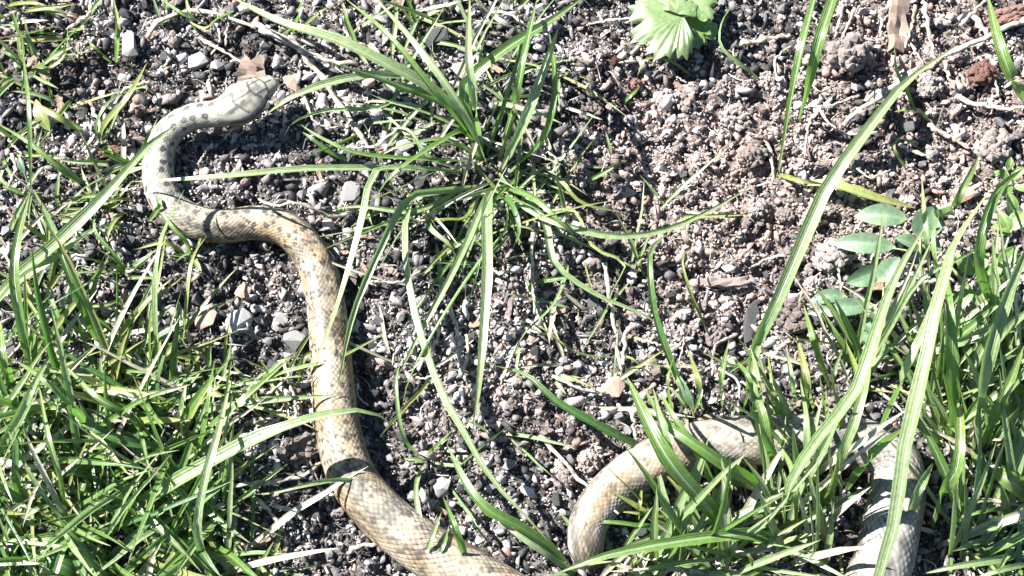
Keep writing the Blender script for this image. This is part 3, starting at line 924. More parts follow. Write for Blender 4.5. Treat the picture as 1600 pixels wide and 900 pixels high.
# --- single plants on the bare soil in the middle
small(1075, 640, 'dark green grass seedling with one curled blade on bare soil',
      [(13, 30, [(1076, 642), (1052, 580), (1028, 500), (1013, 432), (1018, 388), (1047, 362)], 'g_dark'), (8, 14, [(1045, 575), (1020, 570), (985, 575)], 'g_yellow'),
       (9, 14, [(1080, 640), (1062, 600), (1040, 560)], 'g_pale')], 2, (25, 60))
small(1117, 542, 'thin hooked grass shoot on the crumbly brown soil',
      [(7, 20, [(1118, 543), (1091, 490), (1073, 443), (1066, 405), (1078, 388)], 'g_yellow')], 0)
small(962, 558, 'thin creeping yellow green shoot lying on dark soil',
      [(8, 12, [(963, 558), (900, 551), (843, 511), (798, 499)], 'g_yellow'), (6, 8, [(960, 556), (985, 560), (1008, 578)], 'g_yellow')], 0)
small(1040, 715, 'grass blade with a long thin tip leaning away from the tail end',
      [(15, 28, [(1034, 712), (980, 690), (922, 661), (868, 626), (825, 588), (775, 572)], 'g_dark')], 0)
small(895, 892, 'pair of long grass blades sprawling on soil between the two snake stretches',
      [(19, 26, [(898, 892), (850, 848), (800, 818), (764, 798), (732, 756), (698, 694)], 'g_green'), (12, 22, [(905, 895), (860, 868), (810, 835), (770, 806)], 'g_pale')], 4, (40, 90))
small(668, 720, 'slim grass sprout with thin bent blades beside the thick snake body',
      [(8, 26, [(662, 718), (632, 684), (620, 600), (628, 560)], 'g_pale'), (9, 16, [(664, 722), (651, 760), (658, 818), (682, 888), (690, 905)], 'g_pale'),
       (7, 14, [(662, 718), (690, 690), (712, 668)], 'g_green'), (6, 10, [(668, 722), (720, 728), (700, 712)], 'g_pale')], 2, (25, 50))
small(735, 905, 'short grass shoot growing up through the snake curve',
      [(13, 30, [(738, 910), (714, 834), (692, 776)], 'g_green'), (9, 24, [(650, 905), (672, 850), (690, 800)], 'g_pale'), (8, 22, [(655, 908), (690, 860), (702, 820)], 'g_green')], 0)
small(607, 772, 'thin arched blade bridging over the thick part of the snake',
      [(8, 30, [(610, 772), (552, 752), (500, 753), (432, 770), (400, 772)], 'g_pale')], 0)
small(860, 590, 'wispy grass shoot on dark soil above the long sprawling blades',
      [(7, 10, [(800, 560), (812, 545), (808, 580), (820, 600)], 'g_pale'), (7, 12, [(900, 380), (870, 470), (820, 520), (808, 545)], 'g_pale')], 3, (25, 60))
small(1010, 100, 'thin bent runner below the crinkled leaf',
      [(8, 10, [(1085, 120), (1045, 95), (1010, 93), (996, 118)], 'g_yellow'), (8, 8, [(970, 165), (985, 150), (1000, 135)], 'g_green')], 0)
small(1190, 125, 'pale bent stalk turning green at the foot on dark crumbs',
      [(9, 14, [(1196, 128), (1165, 105), (1128, 72), (1130, 35), (1150, 0)], 'g_pale')], 0)

# --- the broad blades over the crumbly soil
t_ = tuft_at(1172, 615, 'one very long broad grass blade rising alone over the crumbly soil')
traced(t_, 23, 85, [(1170, 622), (1180, 545), (1204, 490), (1247, 393), (1293, 295), (1333, 233), (1373, 177), (1418, 126), (1494, 72)], 'g_pale', ref=(0.1, -0.1, 1), tw=(0.1, 0.3))
t_ = tuft_at(1222, 268, 'pair of striped grass blades standing close together on crumbly brown soil')
traced(t_, 17, 60, [(1218, 270), (1238, 150), (1256, 55), (1278, -20)], 'g_green', base_w=0.4, peak=0.6)
traced(t_, 21, 62, [(1248, 185), (1266, 112), (1287, 43), (1312, -30)], 'g_green', base_w=0.4, peak=0.6)
t_ = tuft_at(1610, 170, 'smooth green curved blade beside the round rusty lump')
traced(t_, 22, 40, [(1612, 170), (1585, 128), (1561, 67), (1542, -10)], 'g_green', base_w=0.8)
small(1245, 290, 'flattened yellow green leaf blade lying on crumbs beside the long broad blade',
      [(24, 10, [(1245, 288), (1300, 292), (1370, 312), (1430, 325)], 'g_yellow'), (9, 14, [(1215, 270), (1250, 282), (1290, 288)], 'g_yellow')], 0)
small(1430, 170, 'small wiry green shoot among bleached stems',
      [(7, 14, [(1432, 172), (1420, 145), (1402, 110), (1398, 75)], 'g_green'), (7, 8, [(1455, 190), (1432, 172), (1390, 176)], 'g_yellow'), (6, 18, [(1368, 170), (1368, 145), (1372, 120)], 'g_pale')], 0)
small(1405, 245, 'small curled leaf shoot among broken straw',
      [(8, 10, [(1418, 265), (1402, 245), (1396, 228), (1410, 212)], 'g_yellow'), (8, 8, [(1440, 235), (1420, 222), (1405, 215)], 'g_pale')], 0)

# --- the tall grass standing over the snake's rear loop
GR = 'tufts of the tall grass over the snake rear loop'
tall = tuft_at(1400, 830, 'tallest grass clump whose striped blades stand in front of the snake rear loop')
for w, h, pts, mat in [
    (23, 95, [(1228, 832), (1237, 767), (1277, 693), (1312, 638), (1345, 590), (1370, 515), (1402, 430), (1448, 350)], 'g_pale'),
    (28, 110, [(1352, 1000), (1376, 905), (1397, 817), (1421, 700), (1444, 600), (1466, 490), (1480, 440), (1500, 382), (1556, 285)], 'g_pale'),
    (17, 60, [(1314, 790), (1310, 727), (1334, 665), (1352, 596), (1360, 560)], 'g_pale'),
    (25, 46, [(1325, 768), (1368, 710), (1420, 664)], 'g_green'),
    (22, 80, [(1370, 690), (1400, 627), (1420, 580), (1450, 500), (1475, 430)], 'g_pale'),
    (20, 36, [(1406, 836), (1433, 767), (1458, 722)], 'g_pale'),
    (21, 60, [(1454, 824), (1470, 775), (1497, 733), (1501, 667), (1496, 625)], 'g_green'),
    (27, 70, [(1519, 702), (1523, 650), (1532, 590), (1552, 517), (1584, 432), (1612, 370)], 'g_pale'),
    (17, 50, [(1530, 702), (1554, 650), (1578, 598), (1600, 540)], 'g_green'),
    (8, 60, [(1340, 600), (1390, 515), (1435, 442), (1500, 402), (1546, 378)], 'g_pale'),
    (15, 36, [(1300, 604), (1275, 535), (1256, 476)], 'g_green'),
    (16, 70, [(1440, 340), (1480, 330), (1508, 290), (1530, 242)], 'g_green'),
    (12, 50, [(1455, 430), (1450, 370), (1440, 275)], 'g_pale'),
    (15, 64, [(1480, 560), (1466, 430), (1462, 370), (1470, 330)], 'g_pale'),
    (18, 60, [(1490, 690), (1488, 580), (1482, 480), (1470, 400)], 'g_green'),
    (14, 40, [(1200, 690), (1185, 640), (1178, 580), (1200, 500)], 'g_pale'),
    (13, 40, [(1260, 780), (1262, 720), (1262, 650), (1250, 590)], 'g_pale'),
    (14, 40, [(1275, 790), (1280, 720), (1295, 660), (1290, 600)], 'g_green'),
    (13, 36, [(1245, 850), (1246, 790), (1240, 735), (1215, 690)], 'g_green'),
    (16, 40, [(1220, 740), (1200, 690), (1190, 640), (1165, 590)], 'g_green'),
    (20, 70, [(1560, 500), (1530, 440), (1530, 380), (1556, 300), (1600, 262)], 'g_green'),
]:
    traced(tall, w, h, pts, mat)
t_ = tuft_at(1160, 845, 'grass clump whose broad green blades cross the snake near its tail end')
for w, h, pts, mat in [
    (29, 44, [(1156, 846), (1100, 787), (1060, 740), (1033, 700), (1005, 645), (980, 590)], 'g_green'),
    (21, 44, [(1215, 768), (1170, 748), (1133, 727), (1085, 695), (1047, 667), (1004, 604)], 'g_green'),
    (21, 22, [(1255, 852), (1200, 840), (1165, 837), (1067, 847), (950, 867), (862, 899)], 'g_green'),
    (9, 14, [(1125, 832), (1007, 823), (950, 815), (880, 820)], 'g_green'),
    (9, 12, [(1050, 748), (987, 763), (932, 764)], 'g_yellow'),
    (13, 46, [(1070, 770), (1052, 720), (1030, 660), (1020, 605)], 'g_pale'),
    (13, 40, [(1130, 800), (1100, 720), (1050, 650), (1030, 610)], 'g_green'),
    (9, 12, [(1100, 820), (1040, 806), (985, 800), (968, 800)], 'g_yellow'),
    (8, 18, [(1000, 815), (1000, 790), (1003, 760)], 'g_yellow'),
    (8, 14, [(945, 825), (950, 800), (955, 780)], 'g_yellow'),
    (12, 20, [(1190, 770), (1150, 755), (1110, 748), (1090, 740)], 'g_dark'),
    (10, 14, [(980, 905), (1030, 885), (1090, 876), (1140, 870)], 'g_green'),
    (9, 14, [(1190, 905), (1170, 870), (1155, 850)], 'g_yellow'),
]:
    traced(t_, w, h, pts, mat)
fill(t_, 20, 70, (60, 190), (5, 12), ['g_green', 'g_pale', 'g_green', 'g_yellow', 'g_dead'], (0.6, 1.3), (0.1, 0.8))
t_ = tuft_at(1580, 860, 'low grass tuft lying flat over dark soil beside the snake rear loop')
for w, h, pts, mat in [(12, 14, [(1610, 860), (1560, 872), (1500, 884), (1440, 897)], 'g_pale'), (16, 16, [(1612, 802), (1560, 822), (1512, 838)], 'g_pale'),
                       (11, 12, [(1612, 880), (1570, 890), (1520, 905)], 'g_pale'), (40, 26, [(1612, 775), (1578, 752), (1548, 732)], 'g_green'),
                       (24, 20, [(1560, 755), (1535, 730), (1516, 705)], 'g_dark'), (10, 16, [(1612, 790), (1540, 800), (1470, 816)], 'g_green'),
                       (12, 40, [(1612, 620), (1570, 660), (1540, 700)], 'g_green'), (26, 26, [(1615, 500), (1560, 512), (1500, 535), (1450, 545)], 'g_pale'),
                       (14, 30, [(1612, 545), (1570, 560), (1530, 585)], 'g_pale')]:
    traced(t_, w, h, pts, mat)
fill(t_, 14, 50, (60, 150), (7, 13), ['g_green', 'g_pale', 'g_dark'], (0.9, 1.4), (0.0, 0.5))
t_ = tuft_at(1200, 640, 'row of thin upright grass blades just behind the snake rear stretch')
for q in range(11):
    bx_ = 1050 + q * 28 + random.uniform(-9, 9)
    by_ = 642 + random.uniform(-8, 6)
    traced(t_, random.uniform(8, 15), random.uniform(38, 62), [(bx_, by_), (bx_ + random.uniform(-14, 12), by_ - 45), (bx_ + random.uniform(-30, 34), by_ - random.uniform(85, 130))], random.choice(['g_green', 'g_pale', 'g_pale', 'g_yellow']))
t_ = tuft_at(1030, 890, 'matted grass tuft beside the place where the snake tail sinks into the soil')
fill(t_, 30, 85, (70, 190), (5, 12), ['g_green', 'g_pale', 'g_green', 'g_yellow', 'g_dead'], (0.7, 1.35), (0.1, 0.7))
t_ = tuft_at(1250, 745, 'sparse grass blades standing before the snake rear stretch')
fill(t_, 20, 80, (90, 230), (6, 13), ['g_green', 'g_pale', 'g_pale', 'g_yellow'], (0.2, 0.8), (0.2, 0.8), az=math.pi / 2, azs=1.0)
spots_r = [(1235, 800), (1490, 700), (1545, 690), (1590, 660), (1470, 620), (1530, 600), (1590, 570), (1120, 885),
           (1040, 870), (1210, 870), (1280, 860), (1500, 850), (1570, 790), (1440, 560), (1620, 740), (1345, 590)]
for (px, py) in spots_r:
    t_ = tuft_at(px, py, 'grass tuft with upright narrow blades in the tall grass at the snake rear loop', GR)
    if 1150 < px < 1480 and py > 660: nn = 7
    else: nn = 14
    fill(t_, nn, 28, (80, 270), (6, 15), ['g_green', 'g_green', 'g_pale', 'g_pale', 'g_pale', 'g_pale', 'g_dead'], (0.3, 1.05), (0.2, 0.8), az=math.pi / 2 - 0.3, azs=1.1)
    fill(t_, 7, 36, (50, 150), (3, 8), ['g_green', 'g_yellow', 'g_pale', 'g_dead'], (0.6, 1.35), (0.0, 0.6))

# ------------------------------------------------------------------ broad-leaved weeds
def leaf(parent, p0, p1, width, mat, name='leaf', arch=0.12, fold=0.25, tilt=0.0, n=9):
    """A pointed oval leaf from stalk end p0 to tip p1."""
    p0, p1 = np.array(p0), np.array(p1)
    d = p1 - p0
    L = np.linalg.norm(d)
    T = d / L
    side = np.cross(T, [0, 0, 1.0]); side /= np.linalg.norm(side)
    nr = np.cross(side, T)
    side, nr = side * math.cos(tilt) + nr * math.sin(tilt), nr * math.cos(tilt) - side * math.sin(tilt)
    V, UV, F = [], [], []
    us = np.linspace(-1, 1, 7)
    for i in range(n + 1):
        t = i / n
        w = width * 0.5 * max(0.03, (math.sin(math.pi * t ** 0.9) ** 0.75))
        c = p0 + d * t + nr * math.sin(math.pi * t) * arch * L
        for uu in us:
            V.append(c + side * uu * w + nr * (abs(uu) ** 1.2 * fold * w + 0.05 * w * math.sin(7 * t + 3 * uu)))
            UV.append((0.5 + 0.5 * uu, t))
    for i in range(n):
        for q in range(6):
            a = i * 7 + q
            F.append((a, a + 1, a + 8, a + 7))
    o = mesh_obj(name, np.array(V) - np.array(parent.location), F, M[mat], parent, True)
    uvl = o.data.uv_layers.new(name='UVMap')
    for lp in o.data.loops:
        uvl.data[lp.index].uv = UV[lp.vertex_index]
    return o

def tube(P, r0, r1, sides=6, n=12, rough=0.0):
    C = catmull(P, n + 1)
    if rough: C[1:-1] += rng.normal(0, 0.35 * r0, (n - 1, 3))
    T = np.gradient(C, axis=0); T /= np.linalg.norm(T, axis=1)[:, None] + 1e-9
    V, F = [], []
    for i in range(n + 1):
        ref = np.array([0.3, 0.2, 1.0]) if abs(T[i][2]) < 0.9 else np.array([1.0, 0, 0.1])
        a = np.cross(T[i], ref); a /= np.linalg.norm(a)
        b = np.cross(T[i], a)
        r = (r0 + (r1 - r0) * i / n) * (1 + rough * rng.normal()) * (1.35 if rough and i % 5 == 2 else 1.0)
        for q in range(sides):
            w = 2 * math.pi * q / sides
            V.append(C[i] + (a * math.cos(w) + b * math.sin(w) * (0.65 if rough else 1.0)) * r)
    for i in range(n):
        for q in range(sides):
            F.append((i * sides + q, i * sides + (q + 1) % sides, (i + 1) * sides + (q + 1) % sides, (i + 1) * sides + q))
    F.append(tuple(range(sides))[::-1]); F.append(tuple(n * sides + q for q in range(sides)))
    return V, F

def stem(parent, P, r0, r1, mat='stem', name='stem'):
    V, F = tube(np.array(P), r0, r1)
    return mesh_obj(name, np.array(V) - np.array(parent.location), F, M[mat], parent, True)

def pz(px, py, z):
    g = at(px, py, 0)
    return at(px, py, float(H0(g[0], g[1])) + z * MM)

def weed(px, py, label, stems, leaves, mat='leaf_blue', name='weed_plant', cat='plant', group=None):
    g = pz(px, py, 0)
    root = tag(empty(name, tuple(g)), label, cat, group)
    for pts, r in stems:
        stem(root, [pz(*q) for q in pts], r * MM, r * 0.6 * MM)
    for p0, p1, w, tl in leaves:
        leaf(root, pz(*p0), pz(*p1), w * random.uniform(0.72, 0.95) * PX, mat, tilt=tl + random.uniform(-0.25, 0.25))
    return root

weed(1440, 440, 'bluish green weed with paired pointed oval leaves on bending pale stalk',
     [([(1445, 450, 0), (1438, 400, 14), (1440, 345, 24)], 0.9), ([(1440, 385, 16), (1400, 345, 20)], 0.6), ([(1438, 395, 15), (1396, 388, 16)], 0.6)],
     [((1418, 342, 20), (1334, 338, 17), 40, 0.2), ((1400, 386, 15), (1298, 380, 12), 40, 0.1), ((1432, 372, 22), (1462, 322, 30), 62, -0.2),
      ((1446, 350, 24), (1478, 352, 26), 40, 0.3), ((1436, 392, 16), (1398, 372, 20), 42, -0.3), ((1440, 380, 17), (1470, 392, 18), 40, 0.2)])
weed(1385, 520, 'bluish green weed seedling with two leaves spread flat over brown clods',
     [([(1388, 545, 0), (1372, 500, 8), (1366, 476, 12)], 0.8), ([(1366, 478, 11), (1330, 455, 13), (1318, 448, 14)], 0.5), ([(1388, 540, 2), (1380, 470, 10), (1385, 420, 16)], 0.7)],
     [((1366, 478, 12), (1262, 490, 8), 34, 0.15), ((1322, 462, 12), (1264, 472, 10), 30, -0.2), ((1378, 420, 12), (1322, 442, 10), 34, 0.3), ((1372, 440, 16), (1406, 402, 20), 38, -0.1),
      ((1366, 480, 12), (1372, 520, 10), 30, 0.1), ((1385, 545, 3), (1342, 520, 6), 28, 0.2), ((1345, 500, 6), (1375, 530, 9), 36, 0.2)])
weed(1540, 450, 'bushy lime green weed with many small rounded leaflets in the tall grass',
     [([(1545, 470, 0), (1530, 430, 14), (1520, 390, 22)], 0.8), ([(1545, 470, 0), (1560, 420, 16), (1580, 360, 24)], 0.8), ([(1540, 465, 2), (1510, 450, 12), (1495, 440, 16)], 0.6)],
     [((1520, 430, 14), (1492, 395, 18), 26, 0.1), ((1522, 428, 14), (1545, 395, 20), 24, 0.2), ((1515, 445, 12), (1500, 485, 14), 24, -0.2), ((1540, 440, 14), (1568, 410, 20), 26, 0.1),
      ((1545, 430, 15), (1580, 440, 18), 24, 0.3), ((1560, 420, 16), (1590, 385, 22), 34, 0.0), ((1575, 370, 22), (1560, 330, 26), 30, 0.2), ((1580, 360, 24), (1604, 330, 26), 32, 0.1),
      ((1580, 340, 24), (1575, 300, 28), 26, -0.1), ((1582, 362, 23), (1548, 355, 25), 20, -0.2), ((1530, 450, 12), (1545, 490, 12), 26, 0.2), ((1512, 462, 12), (1485, 470, 12), 22, 0.2),
      ((1530, 470, 8), (1520, 500, 9), 24, 0.0), ((1555, 460, 8), (1590, 470, 10), 26, 0.2), ((1588, 400, 20), (1612, 420, 20), 34, 0.1)], 'leaf_lime')
weed(1585, 290, 'small lime green weed shoot beside broken pink brick',
     [([(1590, 300, 0), (1580, 280, 10), (1570, 262, 14)], 0.6)],
     [((1580, 282, 10), (1552, 268, 12), 18, 0.1), ((1580, 280, 10), (1604, 262, 14), 20, 0.2), ((1582, 290, 8), (1560, 308, 8), 18, 0.1), ((1585, 290, 8), (1612, 300, 10), 22, 0.2), ((1574, 266, 13), (1580, 245, 16), 14, 0.1)], 'leaf_lime')
weed(1596, 690, 'two broad pale weed leaves poking out of the tall grass',
     [([(1610, 730, 0), (1600, 700, 12)], 0.8)],
     [((1606, 712, 12), (1574, 690, 14), 30, 0.1), ((1608, 655, 14), (1585, 640, 16), 34, 0.1), ((1606, 730, 8), (1570, 745, 8), 40, 0.1)], 'leaf_lime')
weed(1080, 625, 'pale bluish seedling leaf pair behind the snake rear stretch',
     [([(1085, 650, 0), (1078, 630, 8)], 0.6)],
     [((1084, 640, 6), (1062, 586, 14), 15, 0.2), ((1084, 642, 5), (1098, 606, 10), 10, 0.1)], 'leaf_blue')
weed(112, 285, 'tiny bluish leaf stub beside the thin upright grass shoot',
     [([(45, 290, 0), (38, 270, 6)], 0.5)], [((38, 272, 6), (30, 244, 9), 14, 0.2)], 'leaf_blue')
weed(70, 190, 'pale yellow green leaf scrap lying on the soil',
     [([(78, 205, 0), (72, 195, 4)], 0.5)], [((78, 205, 4), (56, 155, 7), 30, 0.2)], 'g_yellow')

def scallop(parent, foot, R, rot, mat, lobes=11, name='leaf', tilt=(0, 0), spread=2.3):
    """A rounded crinkled leaf: ribs fan out from the stalk end, sunken between them, teeth on the edge."""
    NR = 14
    NA = lobes * 10 + 1
    V, UV, F = [], [], []
    for i in range(NR + 1):
        r = i / NR
        for j in range(NA):
            w = j / (NA - 1)
            a = -spread + 2 * spread * w
            wj = w + 0.012 * math.sin(19 * w + lobes) + 0.008 * math.sin(47 * w)
            tooth = 1.0 - 0.20 * abs(2 * ((lobes / 3 * wj) % 1.0) - 1) ** 2 - 0.12 * abs(2 * ((lobes * wj) % 1.0) - 1)
            reach = R * (0.42 + 0.58 * math.cos(a * 0.5) ** 2)
            rr = r * reach * (1 + (tooth - 1) * r ** 3)
            rib = math.cos(2 * math.pi * lobes * wj) * (0.6 + 0.5 * math.sin(7 * w + 2)) + 0.6 * math.sin(22 * r + 9 * w) * math.sin(31 * w + 3 * r)
            z = R * (0.011 * rib * r * (0.4 + r) + 0.05 * math.sin(math.pi * r) - 0.05 * r * r)
            z += R * 0.03 * math.sin(6 * r + 11 * w) * r
            x_, y_ = rr * math.cos(a + rot), rr * math.sin(a + rot)
            V.append((x_, y_, z + x_ * tilt[0] + y_ * tilt[1]))
            UV.append((0.5 + 0.45 * math.sin(a) * r, 0.3 + 0.4 * r))
    for i in range(NR):
        for j in range(NA - 1):
            q = i * NA + j
            F.append((q, q + 1, q + NA + 1, q + NA))
    o = mesh_obj(name, np.array(V) + np.array(foot) - np.array(parent.location), F, M[mat], parent, True)
    uvl = o.data.uv_layers.new(name='UVMap')
    for lp in o.data.loops:
        uvl.data[lp.index].uv = UV[lp.vertex_index]
    return o

g = pz(1085, 20, 0)
cr_ = tag(empty('crinkled_weed', tuple(g)), 'weed with pale crinkled scalloped leaves growing on bare soil', 'plant')
stem(cr_, [pz(1090, 30, 0), pz(1075, 25, 8), pz(1060, 30, 14)], 0.9 * MM, 0.6 * MM)
stem(cr_, [pz(1090, 30, 0), pz(1085, 60, 5), pz(1082, 75, 7)], 0.7 * MM, 0.5 * MM)
scallop(cr_, pz(1066, 22, 15), 96 * PX, math.radians(206), 'leaf_crinkled', 15, tilt=(0.05, 0.05), spread=1.5)
scallop(cr_, pz(1050, 2, 13), 64 * PX, math.radians(165), 'leaf_crinkled', 9, spread=1.5)
scallop(cr_, pz(1076, 6, 15), 54 * PX, math.radians(20), 'leaf_crinkled', 9, spread=1.4)
scallop(cr_, pz(1072, 30, 8), 56 * PX, math.radians(-70), 'leaf_lime', 9, spread=1.4)
scallop(cr_, pz(1088, 40, 6), 42 * PX, math.radians(-40), 'leaf_lime', 7, spread=1.4)
scallop(cr_, pz(1060, 22, 17), 40 * PX, math.radians(75), 'leaf_crinkled', 7, spread=1.5)
scallop(cr_, pz(1062, 40, 13), 40 * PX, math.radians(-95), 'leaf_crinkled', 7, spread=1.4)
leaf(cr_, pz(1066, 62, 10), pz(1052, 80, 6), 14 * PX, 'leaf_crinkled')

# ------------------------------------------------------------------ stones, charcoal, clods, chips, straw
def hull_mesh(name, n, flat, mat, seed, stretch=(1, 1, 1)):
    r = np.random.default_rng(seed)
    p = r.normal(size=(n, 3))
    p /= np.linalg.norm(p, axis=1)[:, None]
    p *= r.uniform(0.8, 1.0, (n, 1)) * np.array(stretch) * np.array([1, r.uniform(0.65, 0.95), flat])
    bm = bmesh.new()
    for q in p: bm.verts.new(q)
    bmesh.ops.convex_hull(bm, input=bm.verts)
    for v in [v for v in bm.verts if not v.link_faces]: bm.verts.remove(v)
    me = bpy.data.meshes.new(name); bm.to_mesh(me); bm.free()
    me.materials.append(mat)
    return me

def box_chip(name, mat, seed, asp=0.4, flat=0.18):
    r = np.random.default_rng(seed)
    bm = bmesh.new()
    bmesh.ops.create_grid(bm, x_segments=7, y_segments=3, size=1.0)
    for v in bm.verts:
        x, y = v.co.x, v.co.y
        v.co = Vector((x * (1 + 0.22 * r.normal() * (abs(x) > 0.9)), y * asp * (1 + 0.18 * r.normal()), 0.1 * r.normal() * flat))
    ext = bmesh.ops.extrude_face_region(bm, geom=bm.faces[:])
    for v in [e for e in ext['geom'] if isinstance(e, bmesh.types.BMVert)]:
        v.co.z += flat * (1 + 0.3 * r.normal())
    bmesh.ops.recalc_face_normals(bm, faces=bm.faces)
    me = bpy.data.meshes.new(name); bm.to_mesh(me); bm.free()
    me.materials.append(mat)
    return me

def clod_mesh(name, mat, seed, grains=16, gsize=0.42):
    """A clod: a rough core with crumbs stuck all over it."""
    r = np.random.default_rng(seed)
    shape = np.array([1.0, r.uniform(0.7, 0.95), r.uniform(0.55, 0.75)])
    V, F = [], []
    def lump(c, rad):
        k = len(V)
        for q in ICO_V * r.uniform(0.7, 1.25, (12, 1)) * rad * r.uniform(0.7, 1.25, 3): V.append(tuple(q + c))
        for f in ICO_F: F.append(tuple(int(i) + k for i in f))
    k = len(V)
    for q in ICO_V * r.uniform(0.6, 0.85, (12, 1)) * shape: V.append(tuple(q))
    for f in ICO_F: F.append(tuple(int(i) + k for i in f))
    for g in range(grains):
        d = r.normal(size=3); d /= np.linalg.norm(d)
        lump(d * shape * r.uniform(0.55, 0.85), gsize * r.uniform(0.5, 1.1))
    me = bpy.data.meshes.new(name)
    me.from_pydata(V, [], F)
    me.update()
    me.materials.append(mat)
    return me

PB = [hull_mesh('stone', 13 + i % 5, 0.7, M['pebble'], 100 + i) for i in range(14)]
WB = [hull_mesh('stone', 16 + i % 7, 0.6, M['white_stone'], 140 + i) for i in range(10)]
CB = [hull_mesh('charcoal', 9 + i % 5, 0.62, M['charcoal'], 200 + i) for i in range(16)]
KB = [clod_mesh('clod', M['clod'], 300 + i, 14, 0.42) for i in range(12)]
KBB = [clod_mesh('clod', M['clod'], 340 + i, 110, 0.24) for i in range(4)]
WC = [box_chip('chip', M['wood'], 400 + i, random.uniform(0.16, 0.4), 0.16) for i in range(10)]

placed = []
def free(x, y, r):
    for (a, b, q) in placed:
        if (x - a) ** 2 + (y - b) ** 2 < (0.8 * (q + r)) ** 2: return False
    return True

def drop(name, me, x, y, r, label, cat, group=None, rz=None, sink=0.35, tilt=0.35, lift=0.0):
    o = bpy.data.objects.new(name, me)
    COL.objects.link(o)
    z = float(H(x, y)) * 0.5 + float(H0(x, y)) * 0.5 + 0.9 * MM
    o.location = (x, y, z + r * sink + lift)
    o.scale = (r, r, r)
    o.rotation_euler = (random.uniform(-tilt, tilt), random.uniform(-tilt, tilt), random.uniform(0, 6.28) if rz is None else rz)
    tag(o, label, cat, group)
    placed.append((x, y, r))
    return o

# pieces that stand out in the photograph, each where it lies
def put(name, me, px, py, size, label, cat, rz=None, tilt=0.25, sink=0.35, scale=None):
    g = at(px, py, 3 * MM)
    o = drop(name, me, g[0], g[1], size * 0.5 * PX, label, cat, None, rz, sink if name != 'pale_stone' else 0.12, tilt)
    if scale: o.scale = tuple(a * size * 0.5 * PX for a in scale)
    return o

TC = [hull_mesh('shard', 15, 0.4, M['terracotta'], 500 + i) for i in range(5)]
SL = [hull_mesh('slab', 22, 0.3, M['slate'], 520 + i, (1, 0.75, 1)) for i in range(3)]
RU = [clod_mesh('lump', M['rust'], 540 + i, 80, 0.26) for i in range(3)]
put('terracotta_shard', TC[0], 322, 497, 52, 'orange pink terracotta shard standing on gravel below the snake bend', 'shard', 1.2)
put('terracotta_shard', TC[1], 380, 452, 34, 'small brown terracotta shard just below the snake second bend', 'shard', 0.4)
put('terracotta_shard', TC[2], 456, 130, 44, 'square pink brick fragment in front of the snake snout', 'shard', 1.35)
put('terracotta_shard', TC[3], 578, 132, 34, 'brown brick fragment at the tip of the broad dark blade', 'shard', 0.9)
put('terracotta_shard', TC[4], 1512, 300, 56, 'flat pink brick fragment among the lime green weeds', 'shard', 0.1)
put('terracotta_shard', TC[0], 958, 608, 50, 'dull reddish brick fragment behind the long leaning blade tip', 'shard', 0.9)
put('terracotta_shard', TC[1], 1006, 26, 22, 'small brick crumb beside the crinkled weed', 'shard', 0.2)
put('terracotta_shard', TC[2], 718, 115, 36, 'rosy brick fragment lying under the large loose grass tuft', 'shard', 1.2)
put('terracotta_shard', TC[3], 1035, 413, 30, 'orange brick sliver on the crumbly brown soil', 'shard', -0.5, scale=(1.2, 0.5, 0.7))
put('pale_stone', WB[0], 372, 502, 60, 'large white angular stone next to the orange terracotta shard', 'stone', 0.9)
put('pale_stone', WB[1], 308, 90, 48, 'large rounded pale stone on gravel behind the snake neck', 'stone', 0.5)
put('pale_stone', WB[2], 460, 530, 46, 'blocky white stone touching the snake side', 'stone', 0.2)
put('pale_stone', WB[3], 435, 500, 36, 'grey white stone between terracotta and the snake side', 'stone', 1.4)
put('pale_stone', WB[4], 690, 760, 40, 'pale triangular stone near the thick part of the snake', 'stone', 1.4)
put('pale_stone', WB[5], 205, 65, 60, 'long pale upright stone beside the narrow yellowish blade', 'stone', 1.3)
put('pale_stone', WB[6], 545, 300, 44, 'white stone below the long pale blade', 'stone', 0.7)
put('pale_stone', WB[7], 632, 230, 36, 'brightest white stone under the large loose grass tuft', 'stone', 0.3)
put('slate_piece', SL[0], 684, 66, 56, 'dark flat slate piece behind the large loose grass tuft', 'slate', 0.3)
put('slate_piece', SL[1], 1176, 500, 74, 'dark leaning slate slab beside the long broad blade', 'slate', 1.4, scale=(1.15, 0.55, 0.7), sink=0.1)
put('slate_piece', SL[2], 605, 155, 44, 'small dark slate piece under the broad dark blade tip', 'slate', 1.5)
put('slate_piece', SL[1], 1425, 190, 34, 'small grey slate flake among bleached stems', 'slate', 0.2)
put('rusty_lump', RU[0], 1536, 112, 58, 'round rusty red lump with cracked surface', 'lump', 0.4)
put('rusty_lump', RU[1], 176, 236, 40, 'rusty red crumb beside the snake neck', 'lump', 0.2, scale=(1.4, 0.6, 0.7))
put('rusty_lump', RU[2], 992, 128, 26, 'small rusty red crumb at the end of the thin bent runner', 'lump', 0.5)
put('rusty_lump', RU[0], 960, 92, 20, 'tiny rusty crumb near the crinkled weed', 'lump', 0.5)
put('rusty_lump', RU[1], 1572, 28, 62, 'weathered reddish bark lump behind the round rusty lump', 'lump', 0.4, scale=(1.3, 0.7, 0.6))
put('wood_chip', box_chip('chip', M['wood'], 601, 0.75, 0.3), 395, 118, 52, 'tan splintered wood chip touching the top of the snake head', 'wood chip', 1.4)
put('wood_chip', box_chip('chip', M['wood'], 602, 0.36, 0.2), 1402, 36, 84, 'long pale splintered wood chip among bleached stems', 'wood chip', 1.45)
put('wood_chip', box_chip('chip', M['wood'], 603, 0.2, 0.14), 1130, 438, 80, 'thin dark wood splinter lying on the crumbly soil', 'wood chip', -0.05)
